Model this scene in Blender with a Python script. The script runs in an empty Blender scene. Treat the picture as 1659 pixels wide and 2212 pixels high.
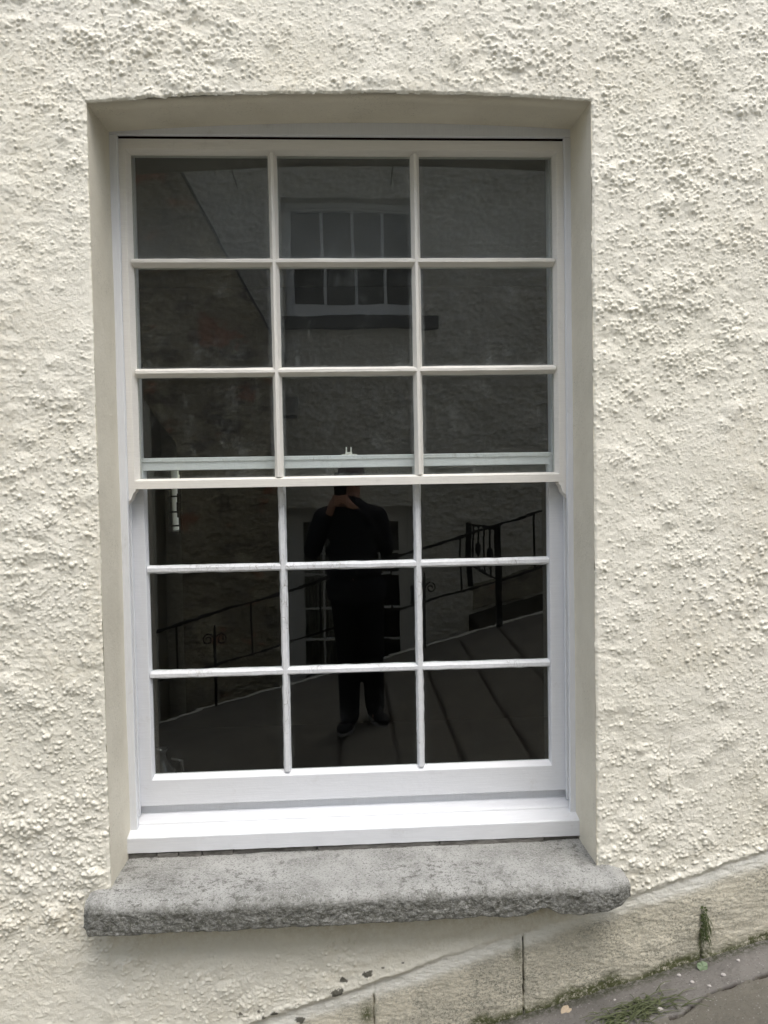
import bpy, math, random
import numpy as np
from mathutils import Vector, Matrix
R = math.radians
random.seed(7)
rng = np.random.default_rng(11)
S = bpy.context.scene
COL = S.collection

# ------------------------------------------------------------------ camera
cam = bpy.data.cameras.new('camera')
cam.sensor_fit = 'VERTICAL'; cam.sensor_height = 24.0; cam.lens = 24.0 * 1600.0 / 2212.0
cam.clip_start = 0.002; cam.clip_end = 500
camo = bpy.data.objects.new('camera', cam); COL.objects.link(camo); S.camera = camo
def cam_axes(y, p, r):
    cy, sy, cp, sp, cr, sr = math.cos(y), math.sin(y), math.cos(p), math.sin(p), math.cos(r), math.sin(r)
    f = Vector((sy*cp, cy*cp, sp)); rt = Vector((cy, -sy, 0)); up = rt.cross(f)
    return cr*rt + sr*up, -sr*rt + cr*up, f
cr_, cu_, cf_ = cam_axes(R(2.93), R(-2.05), R(-1.02))
camo.matrix_world = Matrix(((cr_.x, cu_.x, -cf_.x, 0), (cr_.y, cu_.y, -cf_.y, -1.965), (cr_.z, cu_.z, -cf_.z, 1.5), (0, 0, 0, 1)))

# ------------------------------------------------------------------ sky, sun, exposure
SUN_EL, SUN_AZ = R(66), R(155)          # azimuth measured from +y clockwise
W = bpy.data.worlds.new('World'); S.world = W; W.use_nodes = True
wt = W.node_tree; bg = wt.nodes['Background']
sky = wt.nodes.new('ShaderNodeTexSky'); sky.sky_type = 'NISHITA'; sky.sun_disc = False
sky.sun_elevation = SUN_EL; sky.sun_rotation = SUN_AZ; sky.dust_density = 3.0; sky.air_density = 1.0
hs = wt.nodes.new('ShaderNodeHueSaturation'); hs.inputs['Saturation'].default_value = 0.5
wt.links.new(sky.outputs[0], hs.inputs['Color']); wt.links.new(hs.outputs[0], bg.inputs[0])
bg.inputs[1].default_value = 0.15
sl = bpy.data.lights.new('sun', 'SUN'); sl.energy = 0.5; sl.angle = R(35); sl.color = (1.0, 0.96, 0.9)
so = bpy.data.objects.new('sun', sl); COL.objects.link(so)
sd_ = Vector((math.sin(SUN_AZ)*math.cos(SUN_EL), math.cos(SUN_AZ)*math.cos(SUN_EL), math.sin(SUN_EL)))
so.rotation_euler = sd_.to_track_quat('Z', 'Y').to_euler()
S.view_settings.view_transform = 'Standard'; S.view_settings.look = 'None'; S.view_settings.gamma = 1
S.view_settings.use_curve_mapping = False
S.view_settings.exposure = 1.32
S.cycles.max_bounces = 10; S.cycles.transparent_max_bounces = 16

# ------------------------------------------------------------------ materials
class N:
    def __init__(s, name):
        s.m = bpy.data.materials.new(name); s.m.use_nodes = True; s.t = s.m.node_tree
        s.p = s.t.nodes['Principled BSDF']; s.tc = s.t.nodes.new('ShaderNodeTexCoord')
        s.co = s.tc.outputs['Object']; s.nrm = None
    def L(s, a, b): s.t.links.new(a, b)
    def node(s, k, **kw):
        n = s.t.nodes.new(k)
        for a, v in kw.items(): setattr(n, a, v)
        return n
    def mapping(s, scale, rot=(0, 0, 0)):
        n = s.node('ShaderNodeMapping'); n.inputs['Scale'].default_value = scale; n.inputs['Rotation'].default_value = rot
        s.L(s.co, n.inputs[0]); return n.outputs[0]
    def noise(s, scale, detail=4, rough=0.6, vec=None, dist=0.0):
        n = s.node('ShaderNodeTexNoise'); n.inputs['Scale'].default_value = scale
        n.inputs['Detail'].default_value = detail; n.inputs['Roughness'].default_value = rough; n.inputs['Distortion'].default_value = dist
        s.L(vec if vec else s.co, n.inputs['Vector']); return n.outputs['Fac']
    def voro(s, scale, feature='F1', vec=None):
        n = s.node('ShaderNodeTexVoronoi', feature=feature); n.inputs['Scale'].default_value = scale
        s.L(vec if vec else s.co, n.inputs['Vector']); return n.outputs['Distance']
    def ramp(s, v, a, b, lo=0.0, hi=1.0):
        n = s.node('ShaderNodeMapRange'); n.clamp = True
        n.inputs[1].default_value = a; n.inputs[2].default_value = b; n.inputs[3].default_value = lo; n.inputs[4].default_value = hi
        s.L(v, n.inputs[0]); return n.outputs[0]
    def mul(s, a, b, op='MULTIPLY'):
        n = s.node('ShaderNodeMath', operation=op)
        for i, v in ((0, a), (1, b)):
            if isinstance(v, (int, float)): n.inputs[i].default_value = v
            else: s.L(v, n.inputs[i])
        return n.outputs[0]
    def mix(s, fac, a, b):
        n = s.node('ShaderNodeMix', data_type='RGBA')
        if isinstance(fac, (int, float)): n.inputs[0].default_value = fac
        else: s.L(fac, n.inputs[0])
        for i, v in ((6, a), (7, b)):
            if isinstance(v, tuple): n.inputs[i].default_value = (*v, 1)
            else: s.L(v, n.inputs[i])
        return n.outputs[2]
    def attr(s, name):
        n = s.node('ShaderNodeAttribute', attribute_name=name); return n.outputs['Fac']
    def bump(s, h, dist, strength=1.0):
        n = s.node('ShaderNodeBump'); n.inputs['Distance'].default_value = dist; n.inputs['Strength'].default_value = strength
        s.L(h, n.inputs['Height'])
        if s.nrm: s.L(s.nrm, n.inputs['Normal'])
        s.nrm = n.outputs[0]
    def done(s, col=None, rough=0.8, spec=0.3, metal=0.0):
        if col is not None:
            if isinstance(col, tuple): s.p.inputs['Base Color'].default_value = (*col, 1)
            else: s.L(col, s.p.inputs['Base Color'])
        s.p.inputs['Roughness'].default_value = rough; s.p.inputs['Specular IOR Level'].default_value = spec
        s.p.inputs['Metallic'].default_value = metal
        if s.nrm: s.L(s.nrm, s.p.inputs['Normal'])
        return s.m

MAT = {}
# cream roughcast paint; attributes painted on the mesh say where moss, weathering and chips are
n = N('roughcast_paint')
big = n.noise(1.4, 5, 0.6); patch = n.ramp(n.noise(7, 6, 0.7), 0.52, 0.75)
c = n.mix(n.ramp(big, 0.35, 0.65), (0.83, 0.805, 0.71), (0.79, 0.765, 0.66))
c = n.mix(n.mul(patch, 0.14), c, (0.70, 0.66, 0.53))
c = n.mix(n.mul(n.ramp(n.noise(26, 3, 0.7), 0.68, 0.80), 0.35), c, (0.58, 0.48, 0.33))
c = n.mix(n.mul(n.attr('dirt'), n.ramp(n.noise(60, 5, 0.75), 0.35, 0.6)), c, (0.50, 0.43, 0.28))
pw = n.mix(n.ramp(n.noise(9, 6, 0.7), 0.4, 0.62), (0.68, 0.635, 0.515), (0.52, 0.49, 0.40))
pw = n.mix(n.mul(n.ramp(n.noise(150, 6, 0.9, n.mapping((0.85, 1, 1.15))), 0.47, 0.58), n.ramp(n.noise(5, 4, 0.7), 0.30, 0.58)), pw, (0.19, 0.19, 0.155))
c = n.mix(n.attr('plinth'), c, pw)
c = n.mix(n.mul(n.attr('chalk'), n.ramp(n.noise(70, 5, 0.8), 0.2, 0.5)), c, (0.84, 0.83, 0.76))
mo = n.mul(n.attr('moss'), n.ramp(n.noise(90, 6, 0.8), 0.36, 0.50))
c = n.mix(mo, c, n.mix(n.noise(120, 4, 0.7), (0.045, 0.05, 0.022), (0.13, 0.14, 0.06)))
c = n.mix(n.attr('black'), c, (0.035, 0.033, 0.020))
n.bump(n.noise(280, 5, 0.75), 0.0018, 1.0)
MAT['wall'] = n.done(c, 0.75, 0.25)
# the same paint far away or seen only mirrored: texture is bump alone
n = N('mirror_side_render')
c = n.mix(n.ramp(n.noise(1.1, 5, 0.6), 0.35, 0.65), (0.85, 0.83, 0.75), (0.78, 0.76, 0.68))
n.bump(n.noise(9, 2, 0.5, n.mapping((0.7, 1, 1.6))), 0.02, 1.0); n.bump(n.noise(30, 5, 0.75, n.mapping((0.7, 1, 1.7))), 0.018, 1.0); n.bump(n.noise(110, 4, 0.7), 0.004, 1.0)
MAT['opp'] = n.done(c, 0.85, 0.2)
n = N('stained_wing_render')
v = n.mapping((1, 1, 1.5))
c = n.mix(n.ramp(n.noise(1.3, 6, 0.65), 0.38, 0.62), (0.50, 0.455, 0.34), (0.33, 0.30, 0.23))
c = n.mix(n.ramp(n.noise(3.1, 6, 0.7, v), 0.52, 0.62), c, (0.24, 0.22, 0.18))
c = n.mix(n.ramp(n.noise(2.2, 4, 0.6, n.mapping((1, 3, 1.7))), 0.60, 0.66), c, (0.48, 0.26, 0.17))
c = n.mix(n.mul(n.ramp(n.noise(4.5, 6, 0.7), 0.55, 0.66), 0.7), c, (0.70, 0.65, 0.50))
n.bump(n.noise(10, 3, 0.6, n.mapping((0.7, 1, 2))), 0.03, 1.0); n.bump(n.noise(42, 5, 0.75, n.mapping((0.6, 1, 2))), 0.016, 1.0)
MAT['wing'] = n.done(c, 0.9, 0.15)
def paint(name, a, b, rough, sc=(1, 1, 1), crack=0.0, wear=0.0):
    n = N(name)
    st = n.noise(55, 5, 0.7, n.mapping(sc))
    c = n.mix(n.ramp(st, 0.35, 0.7), a, b)
    c = n.mix(n.mul(n.ramp(n.noise(13, 6, 0.75), 0.6, 0.75), 0.35), c, (0.42, 0.40, 0.36))
    if wear:
        c = n.mix(n.mul(n.ramp(n.noise(24, 7, 0.8, n.mapping((1, 1, 0.5))), 0.62, 0.68), wear), c, (0.36, 0.33, 0.28))
    if crack:
        cr = n.ramp(n.voro(75, 'DISTANCE_TO_EDGE', n.mapping((1, 0.5, 0.35))), 0.0, 0.03, 1, 0)
        cr = n.mul(cr, n.ramp(n.noise(9, 3, 0.6), 0.5, 0.6))
        c = n.mix(n.mul(cr, crack), c, (0.22, 0.20, 0.17)); n.bump(n.mul(cr, -1.0), 0.001, 1.0)
    n.bump(st, 0.0008, 0.8); n.bump(n.noise(22, 3, 0.6), 0.0016, 0.7)
    return n.done(c, rough, 0.45)
MAT['white'] = paint('white_gloss_paint', (0.72, 0.735, 0.76), (0.67, 0.685, 0.71), 0.38, (6, 1, 0.4))
MAT['white_h'] = paint('white_gloss_paint_brushed', (0.70, 0.715, 0.74), (0.65, 0.665, 0.69), 0.38, (0.25, 1, 7))
MAT['old_white'] = paint('old_white_paint', (0.72, 0.735, 0.755), (0.63, 0.645, 0.665), 0.45, (2, 1, 2), crack=0.75, wear=0.55)
MAT['shaded_white'] = paint('soffit_shaded_white', (0.76, 0.74, 0.69), (0.69, 0.67, 0.62), 0.55, (0.25, 1, 7), wear=0.15)  # upper sash white, warm tone of the soffit's shade mixed into the colour
MAT['shaded_white_v'] = paint('soffit_shaded_white_upright', (0.76, 0.74, 0.69), (0.69, 0.67, 0.62), 0.55, (7, 1, 0.25), wear=0.15)  # upright grain, same soffit shade in its colour
n = N('reveal_paint')
c = n.mix(n.ramp(n.noise(6, 5, 0.6), 0.35, 0.65), (0.73, 0.69, 0.575), (0.66, 0.62, 0.51))
sp = n.mul(n.ramp(n.noise(160, 5, 0.8), 0.56, 0.64), n.ramp(n.noise(8, 4, 0.6), 0.45, 0.62))
c = n.mix(n.mul(sp, 0.6), c, (0.24, 0.22, 0.16))
n.bump(n.noise(35, 5, 0.65), 0.003, 0.9); n.bump(n.noise(220, 4, 0.7), 0.001, 1.0)
MAT['reveal'] = n.done(c, 0.7, 0.25)
n = N('granite_sill')
c = n.mix(n.ramp(n.noise(7, 6, 0.7), 0.35, 0.65), (0.47, 0.47, 0.445), (0.28, 0.28, 0.26))
c = n.mix(n.ramp(n.noise(230, 3, 0.8), 0.54, 0.64), c, (0.50, 0.50, 0.49))
c = n.mix(n.ramp(n.noise(170, 4, 0.85), 0.54, 0.63), c, (0.12, 0.12, 0.115))
c = n.mix(n.mul(n.ramp(n.noise(34, 6, 0.85), 0.52, 0.60), n.ramp(n.noise(3, 3, 0.6), 0.38, 0.52)), c, (0.15, 0.15, 0.135))
c = n.mix(n.mul(n.attr('face'), n.ramp(n.noise(110, 6, 0.85, n.mapping((0.6, 1, 1.6))), 0.36, 0.56)), c, (0.115, 0.115, 0.095))
c = n.mix(n.mul(n.attr('face'), n.ramp(n.noise(200, 4, 0.8), 0.57, 0.63)), c, (0.36, 0.36, 0.34))
n.bump(n.noise(150, 7, 0.85), 0.005, 1.0)
MAT['stone'] = n.done(c, 0.85, 0.25)
n = N('slate_bedding')
c = n.mix(n.ramp(n.noise(30, 6, 0.75, n.mapping((0.4, 1, 2))), 0.38, 0.62), (0.10, 0.095, 0.085), (0.26, 0.25, 0.23))
n.bump(n.noise(40, 6, 0.8), 0.008, 1.0); MAT['bedding'] = n.done(c, 0.9, 0.2)
def ground_mat(name, a, b, agg):
    n = N(name)
    c = n.mix(n.ramp(n.noise(5, 6, 0.7), 0.35, 0.65), a, b)
    c = n.mix(n.mul(n.ramp(n.voro(agg), 0.1, 0.34, 1, 0), n.ramp(n.noise(agg*0.5, 3, .7), 0.5, 0.6)), c, (0.38, 0.36, 0.34))
    c = n.mix(n.ramp(n.noise(agg*1.6, 5, 0.85), 0.56, 0.68), c, (0.07, 0.065, 0.055))
    c = n.mix(n.ramp(n.noise(17, 3, 0.6), 0.68, 0.73), c, (0.11, 0.095, 0.075))
    mo = n.mul(n.attr('moss'), n.ramp(n.noise(80, 6, 0.8), 0.38, 0.56))
    c = n.mix(mo, c, (0.055, 0.06, 0.03)); c = n.mix(n.attr('black'), c, (0.025, 0.015, 0.01))
    n.bump(n.noise(agg*1.1, 6, 0.85), 0.007, 1.0)
    return n.done(c, 0.9, 0.25)
MAT['path'] = ground_mat('street_concrete', (0.215, 0.200, 0.165), (0.15, 0.141, 0.118), 120)
MAT['strip'] = ground_mat('mortar_strip', (0.25, 0.235, 0.215), (0.17, 0.16, 0.145), 110)
n = N('iron'); n.bump(n.noise(70, 4, 0.7), 0.002, 0.8); MAT['iron'] = n.done((0.012, 0.012, 0.012), 0.6, 0.3)
n = N('unlit_room_dark'); MAT['room'] = n.done(n.mix(n.noise(3, 4, 0.6), (0.035, 0.034, 0.032), (0.025, 0.024, 0.022)), 0.9, 0.1)  # near-black colour stands in for the unlit room's shade
n = N('gap_shade'); MAT['gap_shade'] = n.done((0.03, 0.012, 0.010), 0.9, 0.1)
n = N('roof_slate'); n.bump(n.noise(20, 4, 0.7), 0.01); MAT['slate'] = n.done(n.mix(n.noise(6, 5, 0.7), (0.10, 0.105, 0.12), (0.06, 0.065, 0.07)), 0.7, 0.3)
n = N('garden_earth'); n.bump(n.noise(25, 6, 0.8), 0.03); MAT['earth'] = n.done(n.mix(n.noise(9, 6, 0.7), (0.05, 0.045, 0.03), (0.11, 0.10, 0.07)), 0.95, 0.1)
n = N('grey_plastic'); MAT['grey'] = n.done((0.45, 0.45, 0.43), 0.5, 0.4)
n = N('opposite_white_paint'); n.bump(n.noise(30, 4, 0.6), 0.002); MAT['opp_white'] = n.done(n.mix(n.noise(8, 5, 0.6), (0.80, 0.82, 0.84), (0.74, 0.76, 0.78)), 0.55, 0.4)
n = N('opposite_door_paint'); n.bump(n.noise(30, 4, 0.6), 0.002); MAT['door_white'] = n.done(n.mix(n.noise(8, 5, 0.6), (0.80, 0.80, 0.78), (0.72, 0.72, 0.70)), 0.55, 0.4)
n = N('black_stone'); n.bump(n.noise(40, 6, 0.8), 0.02); MAT['black_stone'] = n.done(n.mix(n.noise(25, 5, 0.8), (0.05, 0.05, 0.045), (0.12, 0.12, 0.11)), 0.9, 0.2)
n = N('curtain'); wv = n.node('ShaderNodeTexWave'); wv.inputs['Scale'].default_value = 9; wv.inputs['Distortion'].default_value = 2; n.L(n.co, wv.inputs['Vector'])
MAT['curtain'] = n.done(n.mix(wv.outputs['Fac'], (0.20, 0.19, 0.17), (0.36, 0.35, 0.31)), 0.9, 0.1)
n = N('sunlit_stone'); c = n.mix(n.ramp(n.voro(5, 'DISTANCE_TO_EDGE'), 0.0, 0.05), (0.5, 0.46, 0.36), (0.80, 0.77, 0.62)); n.bump(n.noise(20, 5, 0.7), 0.01); MAT['cream'] = n.done(c, 0.9, 0.2)
n = N('fastener_metal'); MAT['metal'] = n.done(n.mix(n.ramp(n.noise(150, 4, 0.7), 0.45, 0.6), (0.72, 0.72, 0.68), (0.5, 0.49, 0.44)), 0.45, 0.4)
n = N('leaf_green'); MAT['leaf'] = n.done(n.mix(n.noise(30, 3, 0.6), (0.07, 0.10, 0.035), (0.12, 0.14, 0.06)), 0.6, 0.3)
n = N('pale_leaf'); MAT['pale_leaf'] = n.done(n.mix(n.noise(30, 3, 0.6), (0.16, 0.21, 0.13), (0.12, 0.17, 0.09)), 0.6, 0.3)
n = N('grass_blade'); MAT['grass'] = n.done(n.mix(n.noise(40, 3, 0.6), (0.04, 0.055, 0.02), (0.12, 0.13, 0.06)), 0.6, 0.3)
n = N('dry_leaf'); n.bump(n.noise(90, 3, 0.6), 0.002); MAT['dry'] = n.done(n.mix(n.noise(60, 4, 0.6), (0.46, 0.38, 0.28), (0.36, 0.29, 0.20)), 0.7, 0.2)
n = N('moss_clump'); n.bump(n.noise(220, 4, 0.8), 0.004); MAT['moss'] = n.done(n.mix(n.noise(200, 4, 0.8), (0.03, 0.03, 0.012), (0.10, 0.10, 0.04)), 0.95, 0.1)
n = N('pebble'); n.bump(n.noise(90, 4, 0.8), 0.003); MAT['pebble'] = n.done(n.mix(n.noise(60, 4, 0.6), (0.52, 0.49, 0.47), (0.34, 0.31, 0.29)), 0.8, 0.2)
n = N('skin'); MAT['skin'] = n.done(n.mix(n.noise(20, 3, 0.5), (0.50, 0.29, 0.21), (0.44, 0.24, 0.17)), 0.55, 0.35)
n = N('dark_knit_jacket'); n.bump(n.noise(160, 3, 0.7, n.mapping((1, 1, 2))), 0.004); MAT['jacket'] = n.done(n.mix(n.noise(35, 4, 0.7), (0.034, 0.035, 0.042), (0.012, 0.012, 0.015)), 0.9, 0.15)
n = N('black_trousers'); n.bump(n.noise(14, 4, 0.6), 0.02); MAT['trousers'] = n.done((0.010, 0.010, 0.011), 0.9, 0.15)
n = N('cap_cloth'); MAT['cap'] = n.done(n.mix(n.noise(60, 3, 0.6), (0.16, 0.13, 0.125), (0.11, 0.09, 0.09)), 0.9, 0.15)
n = N('cap_badge_thread'); MAT['badge'] = n.done((0.6, 0.35, 0.33), 0.8, 0.2)
n = N('phone_black'); MAT['phone'] = n.done((0.006, 0.006, 0.007), 0.4, 0.4)
n = N('trainer_black'); MAT['shoe'] = n.done((0.012, 0.012, 0.013), 0.6, 0.3)
n = N('trainer_sole'); MAT['sole'] = n.done((0.30, 0.30, 0.30), 0.7, 0.3)
n = N('dark_glaze'); MAT['jug'] = n.done((0.05, 0.05, 0.05), 0.08, 0.6)
n = N('cable_sheath'); MAT['cable'] = n.done((0.03, 0.03, 0.025), 0.7, 0.3)

def glass_mat(name):
    """real pane: Fresnel mirror over a clear body, with a film of dust where the pane is dirty"""
    m = bpy.data.materials.new(name); m.use_nodes = True; t = m.node_tree; t.nodes.clear()
    q = N.__new__(N); q.m = m; q.t = t; q.nrm = None
    tc = t.nodes.new('ShaderNodeTexCoord'); q.co = tc.outputs['Object']
    out = t.nodes.new('ShaderNodeOutputMaterial')
    tr = t.nodes.new('ShaderNodeBsdfTransparent'); tr.inputs[0].default_value = (0.965, 0.985, 0.975, 1)
    gl = t.nodes.new('ShaderNodeBsdfGlossy'); gl.inputs['Roughness'].default_value = 0.0
    fr = t.nodes.new('ShaderNodeFresnel'); geo = t.nodes.new('ShaderNodeNewGeometry')
    io = t.nodes.new('ShaderNodeMapRange'); io.inputs[3].default_value = 1.60; io.inputs[4].default_value = 1/1.60; q.L(geo.outputs['Backfacing'], io.inputs[0]); q.L(io.outputs[0], fr.inputs['IOR'])
    q.bump(q.noise(5.5, 1, 0.4, q.mapping((0.7, 1, 1.6))), 0.00022, 1.0)
    q.bump(q.noise(34, 2, 0.5, q.mapping((0.35, 1, 1.8))), 0.000018, 1.0)
    q.L(q.nrm, gl.inputs['Normal'])
    mx = t.nodes.new('ShaderNodeMixShader'); q.L(fr.outputs[0], mx.inputs[0]); q.L(tr.outputs[0], mx.inputs[1]); q.L(gl.outputs[0], mx.inputs[2])
    df = t.nodes.new('ShaderNodeBsdfDiffuse'); df.inputs[0].default_value = (0.62, 0.66, 0.66, 1)
    film = q.attr('film')
    # edges of the pane hold more dirt: distance to the edge from the pane's UV
    uv = t.nodes.new('ShaderNodeUVMap'); uv.uv_map = 'pane'; sx = t.nodes.new('ShaderNodeSeparateXYZ'); q.L(uv.outputs[0], sx.inputs[0])
    def edge(o):
        a = q.mul(o, 0.5, 'SUBTRACT'); a = q.mul(a, 0.0, 'ADD'); n_ = t.nodes.new('ShaderNodeMath'); n_.operation = 'ABSOLUTE'; q.L(a, n_.inputs[0]); return n_.outputs[0]
    ed = q.mul(edge(sx.outputs[0]), edge(sx.outputs[1]), 'MAXIMUM')
    ed = q.mul(ed, q.mul(q.noise(45, 5, 0.75), 0.05), 'ADD')
    edg = q.mul(q.ramp(ed, 0.485, 0.535), 0.13)
    smear = q.mul(q.ramp(q.noise(9, 7, 0.85, q.mapping((1.2, 1, 0.8)), 0.6), 0.53, 0.76), q.ramp(q.noise(80, 5, 0.85), 0.42, 0.66))
    f = q.mul(film, q.mul(q.mul(smear, 0.17), q.mul(edg, 1.0), 'ADD'))
    base = q.mul(q.mul(film, q.attr('haze')), q.ramp(q.noise(3, 3, 0.5), 0.3, 0.7, 0.6, 1.3))
    fl = q.mul(q.ramp(q.voro(24), 0.0, 0.018, 1, 0), q.ramp(q.noise(6, 3, 0.6), 0.5, 0.52))
    f = q.mul(q.mul(f, base, 'ADD'), q.mul(fl, 0.5), 'ADD')
    mx2 = t.nodes.new('ShaderNodeMixShader'); q.L(f, mx2.inputs[0]); q.L(mx.outputs[0], mx2.inputs[1]); q.L(df.outputs[0], mx2.inputs[2])
    q.L(mx2.outputs[0], out.inputs[0]); return m
MAT['glass'] = glass_mat('old_window_glass')

# ------------------------------------------------------------------ mesh helpers
class MB:
    def __init__(s): s.v = []; s.f = []
    def add(s, vs, fs):
        o = len(s.v); s.v += [tuple(v) for v in vs]; s.f += [tuple(i+o for i in f) for f in fs]; return s
    def box(s, x0, x1, y0, y1, z0, z1):
        return s.add([(x0,y0,z0),(x1,y0,z0),(x1,y1,z0),(x0,y1,z0),(x0,y0,z1),(x1,y0,z1),(x1,y1,z1),(x0,y1,z1)],
                     [(0,3,2,1),(4,5,6,7),(0,1,5,4),(1,2,6,5),(2,3,7,6),(3,0,4,7)])
    def sweep(s, prof, p0, p1, up, n=1, wob=0.0, seed=0, cap=True):
        """profile (a,b) swept p0->p1; a along `side`=dir x up..., b along up; wob wavers the edges"""
        p0, p1, up = Vector(p0), Vector(p1), Vector(up).normalized(); d = (p1-p0).normalized(); sd = d.cross(up)
        rr = np.random.default_rng(seed); k = len(prof)
        offs = rr.normal(0, 1, (n+1, k, 2))
        if n > 4:
            for _ in range(2): offs[1:-1] = (offs[:-2] + offs[1:-1]*2 + offs[2:])/4
            offs *= 1.6
        vs = []
        for i in range(n+1):
            c = p0.lerp(p1, i/n)
            for j, (a, b) in enumerate(prof):
                vs.append(c + sd*(a + offs[i, j, 0]*wob) + up*(b + offs[i, j, 1]*wob*0.6))
        fs = [(i*k+j, i*k+(j+1) % k, (i+1)*k+(j+1) % k, (i+1)*k+j) for i in range(n) for j in range(k)]
        if cap: fs += [tuple(range(k))[::-1], tuple(n*k+j for j in range(k))]
        return s.add(vs, fs)
    def tube(s, pts, rad, k=8, cap=True):
        pts = [Vector(p) for p in pts]; rads = rad if isinstance(rad, (list, tuple)) else [rad]*len(pts); vs = []
        for i, p in enumerate(pts):
            d = (pts[min(i+1, len(pts)-1)] - pts[max(i-1, 0)]).normalized()
            a = d.cross(Vector((0, 0, 1)) if abs(d.z) < 0.9 else Vector((1, 0, 0))).normalized(); b = d.cross(a)
            for j in range(k):
                t = 2*math.pi*j/k; vs.append(p + (a*math.cos(t) + b*math.sin(t))*rads[i])
        n_ = len(pts); fs = [(i*k+j, i*k+(j+1) % k, (i+1)*k+(j+1) % k, (i+1)*k+j) for i in range(n_-1) for j in range(k)]
        if cap: fs += [tuple(range(k))[::-1], tuple((n_-1)*k+j for j in range(k))]
        return s.add(vs, fs)
    def ball(s, c, r, u=12, w=8, rot=None):
        r = r if isinstance(r, (list, tuple)) else (r, r, r); vs = []; M = rot or Matrix.Identity(3)
        for i in range(w+1):
            ph = math.pi*i/w
            for j in range(u):
                th = 2*math.pi*j/u
                vs.append(Vector(c) + M @ Vector((r[0]*math.sin(ph)*math.cos(th), r[1]*math.sin(ph)*math.sin(th), r[2]*math.cos(ph))))
        return s.add(vs, [(i*u+j, (i+1)*u+j, (i+1)*u+(j+1) % u, i*u+(j+1) % u) for i in range(w) for j in range(u)])
    def build(s, name, mat, parent=None, bevel=0, smooth=False, remesh=0):
        me = bpy.data.meshes.new(name); me.from_pydata(s.v, [], s.f); me.validate(); me.materials.append(mat)
        o = bpy.data.objects.new(name, me); COL.objects.link(o)
        if parent is not None: o.parent = parent
        if bevel:
            b = o.modifiers.new('bevel', 'BEVEL'); b.width = bevel; b.segments = 2; b.limit_method = 'ANGLE'
        if remesh:
            r = o.modifiers.new('remesh', 'REMESH'); r.mode = 'VOXEL'; r.voxel_size = remesh; r.use_smooth_shade = True
            q = o.modifiers.new('smooth', 'SMOOTH'); q.iterations = 4; q.factor = 0.5
        if smooth: me.polygons.foreach_set('use_smooth', [True]*len(me.polygons))
        return o
def tag(o, label=None, cat=None, group=None, kind=None):
    if label: o['label'] = label
    if cat: o['category'] = cat
    if group: o['group'] = group
    if kind: o['kind'] = kind
    return o
def empty(name, loc=(0, 0, 0)):
    o = bpy.data.objects.new(name, None); o.location = loc; o.empty_display_size = 0.1; COL.objects.link(o); return o
def child(o, parent, keep=True):
    o.parent = parent
    if keep: o.matrix_parent_inverse = Matrix.Translation(-parent.location)
    return o

# value noise on a grid, smooth
def vnoise(X, Z, scale, seed):
    r = np.random.default_rng(seed); g = r.random((512, 512))
    u = X/scale + 137.3; v = Z/scale + 91.7
    i = np.floor(u).astype(int); j = np.floor(v).astype(int); fu = u-i; fv = v-j
    fu = fu*fu*fu*(fu*(fu*6-15)+10); fv = fv*fv*fv*(fv*(fv*6-15)+10)
    i %= 512; j %= 512; i1 = (i+1) % 512; j1 = (j+1) % 512
    return (g[i, j]*(1-fu)*(1-fv) + g[i1, j]*fu*(1-fv) + g[i, j1]*(1-fu)*fv + g[i1, j1]*fu*fv)*2 - 1
def fbm(X, Z, scale, seed, octv=4, rough=0.5):
    h = 0; a = 1; t = 0
    for k in range(octv): h = h + a*vnoise(X, Z, scale/2**k, seed+k); t += a; a *= rough
    return h/t
def sstep(x, a, b):
    t = np.clip((x-a)/(b-a), 0, 1); return t*t*(3-2*t)
def grid_object(name, P, mask, mat, attrs, parent=None):
    """P: (nx,nz,3) points, mask: (nx-1,nz-1) faces kept"""
    nx, nz = P.shape[:2]; idx = np.arange(nx*nz).reshape(nx, nz)
    q = np.stack([idx[:-1, :-1], idx[1:, :-1], idx[1:, 1:], idx[:-1, 1:]], -1)[mask]
    used = np.unique(q); remap = np.full(nx*nz, -1, dtype=np.int64); remap[used] = np.arange(len(used)); q = remap[q]
    me = bpy.data.meshes.new(name); me.vertices.add(len(used)); me.vertices.foreach_set('co', P.reshape(-1, 3)[used].astype(np.float32).ravel())
    me.loops.add(q.size); me.loops.foreach_set('vertex_index', q.astype(np.int32).ravel())
    me.polygons.add(len(q)); me.polygons.foreach_set('loop_start', (np.arange(len(q))*4).astype(np.int32))
    me.polygons.foreach_set('loop_total', np.full(len(q), 4, dtype=np.int32))
    me.update(calc_edges=True); me.polygons.foreach_set('use_smooth', np.ones(len(q), dtype=bool))
    for k, a in attrs.items():
        at = me.attributes.new(k, 'FLOAT', 'POINT'); at.data.foreach_set('value', a.reshape(-1)[used].astype(np.float32))
    me.materials.append(mat); o = bpy.data.objects.new(name, me); COL.objects.link(o)
    if parent is not None: o.parent = parent
    return o

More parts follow.
